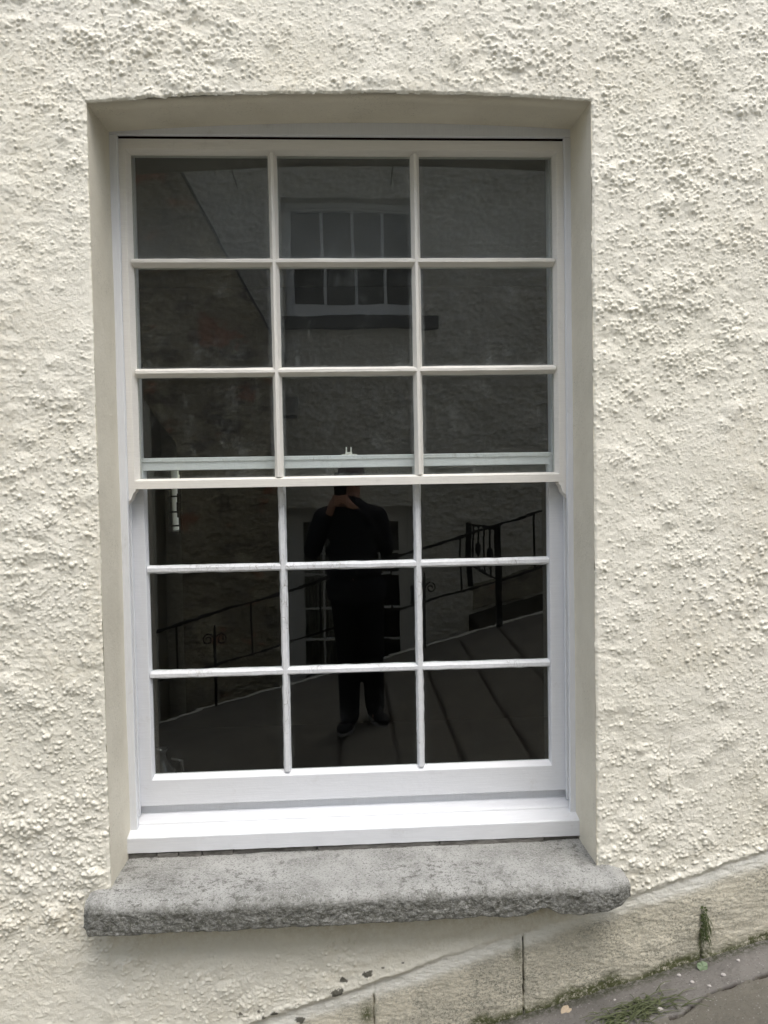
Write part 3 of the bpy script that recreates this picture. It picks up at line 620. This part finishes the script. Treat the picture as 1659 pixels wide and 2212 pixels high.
# drainage grooves across the street, which the glass mirrors
for gxx in np.arange(-0.06, 1.5, 0.313):
    gro = np.exp(-((GX-gxx-0.006*fbm(GY, GY*0, 0.2, 330, 3))/0.015)**2)*(GY < -0.42)*(GY > -3.3); GZ -= 0.014*gro; groo = np.maximum(groo, gro)
Pg = np.stack([GX, GY, GZ], -1); cyc = (GY-ycr)[:-1, :-1]
near_ = (cyc > 0) & (GX[:-1, :-1] > -1.4) & (GX[:-1, :-1] < 1.6)
st_o = grid_object('kerb_strip', Pg, near_, MAT['strip'], {'moss': gm, 'black': np.clip(cw*1.3-.2, 0, 1)}); st_o['kind'] = 'structure'
gr_o = grid_object('street', Pg, ~near_, MAT['path'], {'moss': gm*0, 'black': np.clip(cw*1.3-.2 + groo*0.9, 0, 1)}); gr_o['kind'] = 'structure'
m = MB(); m.add([(-60, -60, -15.5-1.9), (60, -60, 15.5-1.9), (60, 60, 15.5-1.9), (-60, 60, -15.5-1.9)], [(0, 1, 2, 3)])
m.build('ground', MAT['earth'])['kind'] = 'structure'

# small things on the ground and in the joints
def tuft(name, c, nbl, spread, length, mat, label, cat, flat=0.5, seed=1, group=None):
    r = random.Random(seed); m = MB()
    for _ in range(nbl):
        a = r.uniform(0, 2*math.pi); L = length*r.uniform(0.4, 1.1); b = Vector((r.gauss(0, spread), r.gauss(0, spread*0.35), 0)); b.z = 0.258*b.x
        d = Vector((math.cos(a), math.sin(a)*0.5 - 0.2, 0)); p = [b + d*L*t + Vector((0, 0, (0.003 + flat*L*math.sin(t*2.6)*r.uniform(0.5, 1)) + 0.258*d.x*L*t*.8)) for t in (0, .3, .6, 1)]
        m.tube(p, [0.0013, 0.0013, 0.0010, 0.0004], 4)
    for _ in range(nbl//3):
        b = Vector((r.gauss(0, spread), r.gauss(0, spread*0.35), 0)); b.z = 0.258*b.x+r.uniform(0.003, 0.008)
        s_ = r.uniform(0.003, 0.006); a = r.uniform(0, 6)
        m.add([b+Vector((math.cos(a+k*1.57)*s_, math.sin(a+k*1.57)*s_*0.7, r.uniform(-.001, .002))) for k in range(4)], [(0, 1, 2, 3)])
    o = m.build(name, mat); o.location = c; return tag(o, label, cat, group)
tuft('grass_tuft', (0.745, -0.105, zgnd(0.745, -0.105)+0.002), 150, 0.045, 0.075, MAT['grass'], 'flat tuft of thin green grass growing in the crack where wall meets street', 'grass tuft', 0.25, 3)
tuft('grass_tuft', (0.66, -0.125, zgnd(0.66, -0.125)+0.002), 50, 0.03, 0.035, MAT['leaf'], 'small tuft of dull leafy weed left of the thin grass, at the photo bottom edge', 'weed', 0.25, 5)
m = MB(); r = random.Random(9)                            # dangling weed in the right joint
for _ in range(34):
    z0 = r.uniform(-0.02, 0.05); x0 = r.gauss(0, 0.004); dx = r.gauss(0.004, 0.010); L = r.uniform(0.02, 0.05)
    m.tube([(x0, 0.006, z0), (x0+dx*0.4, -0.010, z0+0.004), (x0+dx, -0.014, z0-L*0.5), (x0+dx*1.3, -0.012, z0-L)], [0.0010, 0.0010, 0.0008, 0.0004], 4)
for _ in range(26):
    b = Vector((r.gauss(0.002, 0.007), -0.006, r.uniform(-0.04, 0.055))); s_ = r.uniform(0.003, 0.006); a = r.uniform(0, 6)
    m.add([b+Vector((math.cos(a+k*1.57)*s_, r.uniform(-.003, .002), math.sin(a+k*1.57)*s_)) for k in range(4)], [(0, 1, 2, 3)])
o = m.build('wall_weed', MAT['leaf']); o.location = (0.966, 0.006, 0.262); tag(o, 'straggly weed hanging from the vertical joint in the plinth at lower right', 'weed')
def blob_leaf(name, c, r0, mat, tilt, seed):
    r = random.Random(seed); k = 14; m = MB(); vs = [(0, 0, 0.002)]
    for j in range(k): a = 2*math.pi*j/k; q = r0*(1+r.uniform(-.18, .18)); vs.append((math.cos(a)*q, math.sin(a)*q*0.9, r.uniform(-0.002, 0.002)))
    vs += [(x_, y_, z_-0.0006) for x_, y_, z_ in vs]
    f = [(0, 1+j, 1+(j+1) % k) for j in range(k)] + [(k+1, k+2+(j+1) % k, k+2+j) for j in range(k)] + [(1+j, k+2+j, k+2+(j+1) % k, 1+(j+1) % k) for j in range(k)]
    o = m.add(vs, f).build(name, mat); o.location = c; o.rotation_euler = tilt; return o
tag(blob_leaf('round_leaf', (0.951, -0.030, zgnd(0.951)+0.010), 0.015, MAT['pale_leaf'], (R(50), R(-14), 0), 1), 'round pale green leaf on the ground under the hanging weed', 'leaf')
tag(blob_leaf('dead_leaf', (0.570, -0.030, zgnd(0.570)+0.007), 0.014, MAT['dry'], (R(25), R(-14), 0), 2), 'curled dry beige leaf lying against the plinth foot', 'leaf')
for k, (a, b, s_, lab) in enumerate(((0.904, -0.066, 0.0055, 'white pebble bright on the grey strip under the round leaf'), (0.885, -0.028, 0.006, 'pinkish flat chip of stone close to the plinth foot'),
        (0.985, -0.075, 0.0065, 'pale pinkish stone chip uphill of the white pebble'), (0.935, -0.098, 0.005, 'small beige pebble just above the street crack'),
        (0.70, -0.045, 0.0045, 'tiny white chip between the dead leaf and the grass'), (0.79, -0.125, 0.008, 'flat pale stone lying under the grass tuft'), (1.045, -0.04, 0.005, 'tiny grey chip near the wall at far right'))):
    m = MB(); rr = random.Random(k); m.ball((0, 0, 0), (s_, s_*0.9, s_*0.5), 8, 6); m.v = [tuple(c_*(1+rr.uniform(-.15, .15)) for c_ in v) for v in m.v]
    o = m.build('pebble', MAT['pebble'], smooth=False); o.location = (a, b, zgnd(a, b)+0.003+s_*0.3); tag(o, lab, 'pebble', 'stone chips on the street')

# ------------------------------------------------------------------ across the street (seen mirrored in the panes)
OY = -4.765
opp = empty('opposite_house', (0, OY, -1)); tag(opp, 'grey rendered house across the street, mirrored in the panes behind the photographer', 'house')
def op(o): return child(o, opp)
def wall_holes(m, x0, x1, z0, z1, y0, y1, holes):
    xs_ = sorted({x0, x1, *[h_[0] for h_ in holes], *[h_[1] for h_ in holes]}); zs_ = sorted({z0, z1, *[h_[2] for h_ in holes], *[h_[3] for h_ in holes]})
    for a, b in zip(xs_[:-1], xs_[1:]):
        for c_, d in zip(zs_[:-1], zs_[1:]):
            if any(a >= h_[0]-1e-6 and b <= h_[1]+1e-6 and c_ >= h_[2]-1e-6 and d <= h_[3]+1e-6 for h_ in holes): continue
            m.box(a, b, y0, y1, c_, d)
WH = (-0.535, 0.79, 3.125, 4.245); DH = (-0.575, 0.665, -0.75, 1.295)
m = MB(); wall_holes(m, -6, 6, -3, 5.6, OY-0.30, OY, [WH, DH]); op(m.build('wall', MAT['opp']))
m = MB(); m.box(-6, 6, OY-5, OY-4.8, -3, 5.6); m.box(-6.0, -5.8, OY-4.8, OY-0.3, -3, 5.6); m.box(5.8, 6, OY-4.8, OY-0.3, -3, 5.6); op(m.build('outer_wall', MAT['opp']))
op(MB().box(-6.1, 6.1, OY-5.1, OY+0.12, 5.6, 5.75).build('roof', MAT['slate']))
def relief(name, x0, x1, z0, z1, y0, gg, keepf, mat, parent, seed, amp=0.017):
    a, b = np.meshgrid(np.arange(x0, x1+gg, gg), np.arange(z0, z1+gg, gg), indexing='ij')
    hh = amp*(1.2*fbm(a, b*1.6, 0.075, seed, 3, .7) + 0.8*fbm(a*.8, b*1.4, 0.028, seed+9, 2, .7)) + 0.02*fbm(a, b, .8, seed+17, 2)
    P_ = np.stack([a, y0+0.03+hh, b], -1); xc, zc = a[:-1, :-1]+gg/2, b[:-1, :-1]+gg/2
    return child(grid_object(name, P_[:, ::1], keepf(xc, zc), mat, {}), parent)
relief('rough_coat', -1.75, 2.6, -0.74, 5.55, OY, 0.010, lambda x, z: ~(((x > WH[0]) & (x < WH[1]) & (z > WH[2]) & (z < WH[3])) | ((x > DH[0]) & (x < DH[1]) & (z < DH[3]))), MAT['opp'], opp, 401)
op(MB().box(-1.5, 1.7, OY-0.9, OY-0.85, -1.5, 5).build('room_shade_panel', MAT['room']))  # near-black panel set behind the openings as the interior's shade
m = MB(); m.add([(1.23, OY-.01, 0.25), (6, OY-.01, 1.45), (6, OY-.01, 1.72), (1.23, OY-.01, 0.52), (1.23, OY+.06, 0.25), (6, OY+.06, 1.45), (6, OY+.06, 1.72), (1.23, OY+.06, 0.52)],
                [(0,1,2,3),(4,7,6,5),(0,4,5,1),(1,5,6,2),(2,6,7,3),(3,7,4,0)]); op(m.build('plinth', MAT['wing']))
# its sash window
m = MB(); y = OY-0.15
def rect_frame(m, x0, x1, z0, z1, w, y0, y1): m.box(x0, x1, y0, y1, z1-w, z1); m.box(x0, x1, y0, y1, z0, z0+w); m.box(x0, x0+w, y0, y1, z0+w, z1-w); m.box(x1-w, x1, y0, y1, z0+w, z1-w)
rect_frame(m, -0.535, 0.79, 3.13, 4.245, 0.05, y-0.06, y+0.02)
ow = op(m.build('window', MAT['opp_white'], bevel=0.004))
m = MB(); m.box(-0.485, 0.74, y-0.05, y, 3.18, 3.275); m.box(-0.485, 0.74, y-0.055, y-0.01, 3.655, 3.70); m.box(-0.485, 0.74, y-0.05, y, 4.172, 4.195)
for x in (-0.16, 0.14, 0.435): m.box(x-0.014, x+0.014, y-0.045, y-0.006, 3.275, 4.172)
m.box(-0.485, -0.46, y-0.05, y, 3.275, 4.172); m.box(0.715, 0.74, y-0.05, y, 3.275, 4.172)
o = m.build('sash_bars', MAT['opp_white'], bevel=0.003); o.parent = ow
o = MB().box(-0.46, 0.715, y-0.035, y-0.031, 3.275, 4.172).build('pane', MAT['glass']); o.parent = ow
op(MB().box(-0.57, 0.92, OY-0.1, OY+0.09, 2.995, 3.115).build('window_sill', MAT['black_stone'], bevel=0.012))
# glazed double door
y = OY-0.12
m = MB(); m.box(-0.575, -0.515, y-0.06, y+0.03, -0.75, 1.295); m.box(0.605, 0.665, y-0.06, y+0.03, -0.75, 1.295); m.box(-0.515, 0.605, y-0.06, y+0.03, 1.225, 1.295)
dr = op(m.build('door', MAT['door_white'], bevel=0.004))
for a, b in ((-0.515, 0.044), (0.046, 0.605)):
    m = MB(); wall_holes(m, a, b, -0.75, 1.22, y-0.045, y, [(a+.085 + k*0.205, a+.085+0.185 + k*0.205, z0, z0+w) for k in (0, 1) for z0, w in ((0.845, 0.30), (0.62, 0.205), (0.295, 0.305), (-0.03, 0.305), (-0.50, .45))])
    o = m.build('door_leaf', MAT['door_white'], bevel=0.003); o.parent = dr
    o = MB().box(a+.08, b-.08, y-0.030, y-0.026, -0.52, 1.16).build('door_glass', MAT['glass']); o.parent = dr
m = MB(); m.ball((0.64, y+0.04, 0.48), (0.02, 0.012, 0.028)); m.tube([(0.64, y+0.045, 0.50), (0.64, y+0.075, 0.46), (0.64, y+0.075, 0.34), (0.64, y+0.045, 0.32)], 0.013, 8); m.ball((0.64, y+0.04, 0.33), (0.02, 0.012, 0.028))
o = m.build('door_knocker', MAT['iron'], smooth=True); o.parent = dr
m = MB(); vs = []; fs = []
for i in range(60):
    x = -0.45 + 0.36*i/59; yy = y-0.12 + 0.018*math.sin(i*0.9) + 0.006*math.sin(i*2.3); vs += [(x, yy, -0.7), (x, yy, 1.2)]
for i in range(59): fs.append((2*i, 2*i+2, 2*i+3, 2*i+1))
o = m.add(vs, fs).build('curtain', MAT['curtain'], smooth=True); tag(o, 'pale pleated curtain hanging behind the left leaf of the glazed door', 'curtain')
o.modifiers.new('t', 'SOLIDIFY').thickness = 0.003
# vent cowl
m = MB(); m.box(-0.585, -0.44, OY-0.01, OY+0.05, 2.15, 2.35)
vt = op(m.build('vent_cover', MAT['grey'], bevel=0.008)); m = MB()
for k in range(6): m.box(-0.575+k*0.022, -0.562+k*0.022, OY+0.05, OY+0.056, 2.155, 2.185)
o = m.build('vent_slot', MAT['iron']); o.parent = vt
# stained wing on the left, with a sloping gable edge
WY = -4.165
wing = empty('stained_outhouse', (-1.2, WY, -1)); tag(wing, 'stained blotchy outhouse wall with sloping gable, mirrored in the left column of panes', 'outbuilding')
prf = [(-1.452, -3), (-0.612, -3), (-0.600, 0.4), (-0.575, 2.75), (-0.9875, 3.5254), (-1.3687, 4.24), (-1.517, 4.25), (-1.75, 4.18), (-1.75, 2.30), (-1.478, 1.9), (-1.474, 1.3)]
k = len(prf); vs = [(a, WY, b) for a, b in prf] + [(a, OY+0.002, b) for a, b in prf]
fs = [tuple(range(k)), tuple(range(2*k-1, k-1, -1))] + [(j, j+k, (j+1) % k+k, (j+1) % k) for j in range(k)]
child(MB().add(vs, fs).build('wall', MAT['wing']), wing)
relief('rough_coat', -1.75, -0.56, -0.74, 4.25, WY, 0.010, lambda x, z: (x < np.interp(z, [-1, .4, 2.75, 3.5254, 4.24], [-.616, -.604, -.579, -.99, -1.37])) & (x > np.interp(z, [-1, 1.3, 1.9, 2.3, 4.3], [-1.448, -1.47, -1.474, -1.74, -1.75])), MAT['wing'], wing, 451)
vs = []
for a, b in ((-0.545, 2.70), (-0.9875, 3.533), (-1.36, 4.25), (-1.53, 4.262)): vs += [(a, WY+0.03, b), (a, OY+0.002, b), (a, OY+0.002, b+0.035), (a, WY+0.03, b+0.035)]
fs = [(4*i+j, 4*i+(j+1) % 4, 4*i+4+(j+1) % 4, 4*i+4+j) for i in range(3) for j in range(4)]+[(0, 1, 2, 3), (15, 14, 13, 12)]
child(MB().add(vs, fs).build('roof_edge', MAT['slate']), wing)
dk = MB().box(-3.4, -1.76, OY+0.002, OY+0.35, -3, 5.2).build('side_wall', MAT['opp']); tag(dk, 'dark rough side wall left of the stained outhouse, at the far left of the reflection', 'wall')
# area: sunken yard behind the railing
KY = -3.365
m = MB(); m.box(-6, 1.19, OY-0.2, KY-0.12, -0.85, -0.75); m.build('yard', MAT['path'])['kind'] = 'structure'
def sl(x): return 0.031 + 0.258*(x-0.4594) + 0.04*3.365
m = MB()
m.add([(-30, KY-0.14, -9), (30, KY-0.14, -9), (30, KY-0.14, sl(30)-0.02), (-30, KY-0.14, sl(-30)-0.02), (-30, KY, -9), (30, KY, -9), (30, KY, sl(30)-0.02), (-30, KY, sl(-30)-0.02)], [(0,1,2,3),(4,7,6,5),(0,4,5,1),(1,5,6,2),(2,6,7,3),(3,7,4,0)])
rw = m.build('retaining_wall', MAT['opp']); tag(rw, 'low stone retaining wall under the street railing, seen mirrored', 'wall')
m = MB(); m.add([(1.19, KY-.14, -1), (6, KY-.14, -1), (6, OY, -1), (1.19, OY, -1), (1.19, KY-.14, 0.20), (6, KY-.14, 1.44), (6, OY, 1.44), (1.19, OY, 0.20)], [(0,3,2,1),(4,5,6,7),(0,1,5,4),(1,2,6,5),(2,3,7,6),(3,0,4,7)])
m.build('raised_bed', MAT['earth'])['kind'] = 'structure'
# iron railing along the street edge
rl = empty('iron_railing', (0, KY+0.03, 0)); tag(rl, 'black wrought iron railing sloping along the street edge behind the photographer, mirrored', 'railing')
RY = KY+0.03
def rp(o): return child(o, rl)
def zt(x): return 0.822 + 0.287*x
def zb(x): return 0.405 + 0.272*x
rp(MB().tube([(x, RY, zt(x)) for x in (-6, -3, -1, 0, 1.2, 3, 6)], 0.0115, 8).build('top_rail', MAT['iron'], smooth=True))
rp(MB().tube([(x, RY, zb(x)) for x in (-6, -3, -1, 0, 1.2, 3, 6)], 0.009, 8).build('bottom_rail', MAT['iron'], smooth=True))
for x in (-1.342, -0.760, -0.2156, 0.3477, 0.9054, 1.50, 2.06, -1.92, -2.5):
    rp(MB().box(x-0.0068, x+0.0068, RY-0.0068, RY+0.0068, zb(x), zt(x)).build('baluster', MAT['iron']))
def scroll(m, x, z, s_):
    p = []
    for i in range(22):
        t = i/21*1.55*2*math.pi; r_ = 0.047*(1-0.035*i); p.append((x+s_*(0.052 - r_*math.cos(t)*1.0), RY, z-0.02 + r_*math.sin(t)))
    m.tube(p, 0.0055, 6)
for x, top in ((-1.052, 0.43), (0.607, 0.80), (-2.7, 0.0), (2.3, 1.3)):
    m = MB(); m.tube([(x, RY, sl(x)-0.05), (x, RY, top-0.08), (x, RY, top-0.03), (x, RY, top)], [0.012, 0.012, 0.010, 0.002], 6); scroll(m, x, top-0.09, 1); scroll(m, x, top-0.09, -1)
    rp(m.build('scroll_post', MAT['iron'], smooth=True))
rp(MB().box(1.182, 1.228, RY-0.023, RY+0.023, sl(1.2)-0.1, 1.16).build('corner_post', MAT['iron'], bevel=0.004))
m = MB(); m.tube([(1.205, RY, 1.135), (1.205, OY, 1.105)], 0.014, 8); m.tube([(1.205, RY, 0.745), (1.205, OY, 0.705)], 0.011, 8)
rp(m.build('return_rail', MAT['iron'], smooth=True))
for k, yy in enumerate((-3.65, -3.92, -4.19, -4.46)):
    m = MB(); m.tube([(1.205, yy, 0.72), (1.205, yy, 1.12)], 0.009, 6)
    if k in (0, 2): m.ball((1.205, yy, 0.90), (0.028, 0.028, 0.06), 8, 6)
    rp(m.build('baluster', MAT['iron']))
rp(MB().box(1.18, 1.23, OY+0.01, OY+0.05, 0.5, 1.14).build('corner_post', MAT['iron']))
# loose cables on the opposite wall
for pts_, lab in (([(-1.13, OY+0.03, 4.9), (-1.05, OY+0.03, 4.62), (-0.98, OY+0.03, 4.42), (-0.944, OY+0.03, 4.31)], 'dark cable slanting across the opposite wall, mirrored in the top left pane'),
                  ([(0.60, OY+0.03, 5.0), (0.547, OY+0.03, 4.64), (0.515, OY+0.03, 4.35), (0.504, OY-0.06, 4.235)], 'dark cable dropping to the opposite window, mirrored in the top middle pane')):
    tag(MB().tube(pts_, 0.006, 6).build('cable', MAT['cable'], smooth=True), lab, 'cable')

# ------------------------------------------------------------------ the photographer, behind the lens
per = empty('person', (0.05, -2.2, 0.0)); tag(per, 'person in dark cap, jacket and trousers holding up a phone, mirrored in the middle panes', 'person')
def pp(o): return child(o, per)
def limb(m, a, b, ra, rb, n=7): 
    a, b = Vector(a), Vector(b); m.tube([a.lerp(b, i/n) for i in range(n+1)], [ra+(rb-ra)*i/n for i in range(n+1)], 12); m.ball(a, ra, 10, 6); m.ball(b, rb, 10, 6)
PYc = -2.10
HD = Vector((0.035, -2.185, 1.545))
SHR, SHL = Vector((0.195, PYc-0.01, 1.305)), Vector((-0.145, PYc-0.01, 1.305))
ELR, ELL = Vector((0.245, -2.13, 1.115)), Vector((-0.215, -2.12, 1.105))
WRR, WRL = Vector((0.085, -2.035, 1.335)), Vector((-0.105, -2.035, 1.325))
HIPR, HIPL = Vector((0.135, PYc, 0.80)), Vector((-0.015, PYc, 0.80))
KNR, KNL = Vector((0.142, PYc+0.03, 0.45)), Vector((0.002, PYc+0.01, 0.44))
ANR, ANL = Vector((0.160, PYc+0.01, 0.105)), Vector((0.000, PYc+0.04, 0.06))
b = MB()
b.ball(HD+Vector((0, 0, 0.015)), (0.076, 0.095, 0.105), 18, 12); b.ball(HD+Vector((0, 0.030, -0.055)), (0.056, 0.062, 0.062), 14, 8)      # skull, jaw
b.ball(HD+Vector((0, 0.070, -0.100)), (0.024, 0.022, 0.018), 10, 6)                                    # chin
b.tube([HD+Vector((0, 0.088, 0.012)), HD+Vector((0, 0.108, -0.022)), HD+Vector((0, 0.094, -0.034))], [0.008, 0.014, 0.012], 8)  # nose
for s_ in (-1, 1):
    b.ball(HD+Vector((s_*0.080, -0.008, -0.012)), (0.010, 0.020, 0.034), 10, 8)                        # ears
    b.ball(HD+Vector((s_*0.034, 0.074, 0.022)), (0.022, 0.012, 0.008), 8, 6)                           # brow
    b.ball(HD+Vector((s_*0.045, 0.062, -0.028)), (0.022, 0.022, 0.020), 8, 6)                          # cheek
b.ball(HD+Vector((0, 0.084, -0.060)), (0.024, 0.010, 0.006), 8, 6); b.ball(HD+Vector((0, 0.083, -0.069)), (0.021, 0.010, 0.006), 8, 6)
limb(b, HD+Vector((0, -0.02, -0.05)), (0.030, PYc+0.01, 1.37), 0.056, 0.062)
limb(b, (0.027, PYc, 1.33), (0.04, PYc, 0.86), 0.10, 0.12); limb(b, (0.027, PYc, 1.33), SHR, 0.07, 0.05); limb(b, (0.027, PYc, 1.33), SHL, 0.07, 0.05)
for sh, el, wr in ((SHR, ELR, WRR), (SHL, ELL, WRL)): limb(b, sh, el, 0.045, 0.036); limb(b, el, wr, 0.036, 0.025)
for hp, kn, an in ((HIPR, KNR, ANR), (HIPL, KNL, ANL)): limb(b, hp, kn, 0.075, 0.05); limb(b, kn, an, 0.048, 0.034); limb(b, an, an+Vector((0, 0.07, -0.035)), 0.028, 0.020)
# hands: palm, four bent fingers, thumb
def hand(wr, s_):
    palm = Vector((-0.032 + s_*0.046, -2.000, 1.395)) if s_ > 0 else Vector((-0.032 - 0.050, -2.000, 1.392))
    limb(b, wr, palm, 0.024, 0.025, 4)
    b.ball(palm, (0.022, 0.020, 0.040), 12, 8)
    for k in range(4):
        base = palm + Vector((-s_*0.004, 0.012, 0.040-0.020*k)); ln = (1.0, 1.08, 1.0, 0.8)[k]
        mid = base + Vector((-s_*0.010*ln, 0.026*ln, 0.012)); tip = base + Vector((-s_*0.034*ln, 0.024*ln, 0.008)); end = base + Vector((-s_*0.046*ln, 0.016, 0.003))
        if s_ < 0 and k < 1: end.z += 0.004
        b.tube([base, mid, tip, end], [0.0095, 0.0090, 0.0080, 0.0065], 8); b.ball(end, 0.0065, 8, 6); b.ball(mid, 0.0092, 8, 6); b.ball(tip, 0.0082, 8, 6)
    tb = palm + Vector((-s_*0.004, -0.012, -0.015)); t1 = tb + Vector((-s_*0.018, -0.016, 0.028)); t2 = t1 + Vector((-s_*0.012, 0.006, 0.026))
    b.tube([tb, t1, t2], [0.013, 0.011, 0.008], 8); b.ball(t1, 0.011, 8, 6); b.ball(t2, 0.008, 8, 6)
hand(WRR, 1); hand(WRL, -1)
bo = pp(b.build('body', MAT['skin'], remesh=0.0042))
j = MB()
limb(j, (0.03, PYc, 1.335), (0.03, PYc, 1.05), 0.115, 0.145)
for (x, z, rx, ry) in ((0.028, 1.31, 0.155, 0.10), (0.028, 1.22, 0.165, 0.12), (0.028, 1.10, 0.165, 0.135), (0.045, 0.98, 0.188, 0.14), (0.055, 0.88, 0.196, 0.14), (0.058, 0.83, 0.188, 0.135)): j.ball((x, PYc, z), (rx, ry, 0.085), 20, 10)
j.ball((0.028, PYc+0.005, 1.385), (0.066, 0.066, 0.038), 16, 8)
limb(j, (0.03, PYc, 1.335), SHR, 0.085, 0.064); limb(j, (0.03, PYc, 1.335), SHL, 0.085, 0.064)
for sh, el, wr in ((SHR, ELR, WRR), (SHL, ELL, WRL)): limb(j, sh, el, 0.064, 0.056); limb(j, el, el.lerp(wr, 0.90), 0.056, 0.040)
pp(j.build('jacket', MAT['jacket'], remesh=0.008))
t = MB()
for hp, kn, an in ((HIPR, KNR, ANR), (HIPL, KNL, ANL)): limb(t, hp, kn, 0.092, 0.074); limb(t, kn, an+Vector((0, 0, 0.02)), 0.072, 0.062); t.ball(an+Vector((0, 0, 0.02)), (0.064, 0.068, 0.03), 12, 8)
t.ball((0.06, PYc, 0.83), (0.170, 0.12, 0.10), 16, 8)
pp(t.build('trousers', MAT['trousers'], remesh=0.008))
for an, yaw in ((ANR, 18), (ANL, -16)):
    s = MB(); q = Matrix.Rotation(R(yaw)*-1, 3, 'Z'); f0 = an.copy(); f0.z = zgnd(an.x, -2.0) + 0.044
    s.ball(f0+q @ Vector((0, 0.02, 0.018)), (0.043, 0.07, 0.045), 14, 8, q); s.ball(f0+q @ Vector((0, 0.115, -0.002)), (0.047, 0.085, 0.034), 14, 8, q); s.ball(f0+q @ Vector((0, -0.045, 0.006)), (0.038, 0.045, 0.040), 12, 8, q)
    sh_ = pp(s.build('shoe', MAT['shoe'], remesh=0.005))
    so2 = MB(); ring = []
    for i in range(24):
        a = 2*math.pi*i/24; ring.append((0.047*math.cos(a)*(1.05 if math.sin(a) > 0 else 0.85), 0.045+0.150*math.sin(a)))
    vs = [f0+q @ Vector((a, b_, -0.042)) for a, b_ in ring] + [f0+q @ Vector((a*1.02, b_*1.01, -0.020)) for a, b_ in ring]
    so2.add(vs, [tuple(range(23, -1, -1)), tuple(range(24, 48))] + [(i, (i+1) % 24, (i+1) % 24+24, i+24) for i in range(24)])
    w_ = so2.build('sole', MAT['sole'], None, bevel=0.004); w_.parent = sh_; w_.matrix_parent_inverse = Matrix.Identity(4)
cpm = MB(); vs, fs = [], []                                # baseball cap dome and peak
u_n, w_n = 24, 9
for i in range(w_n+1):
    ph = math.pi/2*i/w_n
    for jx in range(u_n): a = 2*math.pi*jx/u_n; vs.append(HD+Vector((0.084*math.sin(ph)*math.cos(a), -0.002+0.103*math.sin(ph)*math.sin(a), 0.030+0.098*math.cos(ph))))
fs = [(i*u_n+jx, (i+1)*u_n+jx, (i+1)*u_n+(jx+1) % u_n, i*u_n+(jx+1) % u_n) for i in range(w_n) for jx in range(u_n)]
cp = pp(cpm.add(vs, fs).build('cap', MAT['cap'], smooth=True)); cp.modifiers.new('t', 'SOLIDIFY').thickness = 0.003
pk = MB(); vs = []
for i in range(15):
    a = math.pi*i/14; vs += [HD+Vector((0.080*math.cos(a), 0.060*math.sin(a)+0.030, 0.036-0.004*math.sin(a))), HD+Vector((0.078*math.cos(a), 0.150*math.sin(a)+0.035, 0.030-0.014*math.sin(a)+0.010*abs(math.cos(a))))]
o = pk.add(vs, [(2*i, 2*i+1, 2*i+3, 2*i+2) for i in range(14)]).build('cap_peak', MAT['phone'], smooth=True); o.modifiers.new('t', 'SOLIDIFY').thickness = 0.003; o.parent = cp; o.matrix_parent_inverse = Matrix.Identity(4)
m = MB()
for dx, dz in ((-0.036, .060), (-0.028, .057), (-0.020, .054), (-0.012, .056), (-.032, .050), (-.022, .047)): m.ball(HD+Vector((dx, 0.101-abs(dx)*0.4-0.012, dz)), (0.004, 0.004, 0.0015), 6, 4)
o = m.build('cap_badge', MAT['badge']); o.parent = cp; o.matrix_parent_inverse = Matrix.Identity(4)
m = MB()
for s_ in (-1, 1):
    m.tube([HD+Vector((s_*0.032+0.020*math.cos(a), 0.098, 0.000+0.015*math.sin(a))) for a in np.linspace(0, 2*math.pi, 15)], 0.0014, 5)
    m.tube([HD+Vector((s_*0.052, 0.097, 0.004)), HD+Vector((s_*0.079, 0.05, 0.006)), HD+Vector((s_*0.083, 0.0, 0.004))], 0.0014, 5)
m.tube([HD+Vector((-0.012, 0.099, 0.002)), HD+Vector((0.012, 0.099, 0.002))], 0.0014, 5)
pp(m.build('glasses', MAT['phone']))
ph_ = MB().box(-0.068, 0.0065, -1.9775, -1.9695, 1.437, 1.580).build('phone', MAT['phone'], bevel=0.003)
tag(ph_, 'black phone held upright in both hands by the person, mirrored under the meeting rail', 'phone')
m = MB(); m.box(-0.022, 0.004, -1.9695, -1.9676, 1.545, 1.577); o = m.build('lens_bump', MAT['phone'], bevel=0.0008); o.parent = ph_
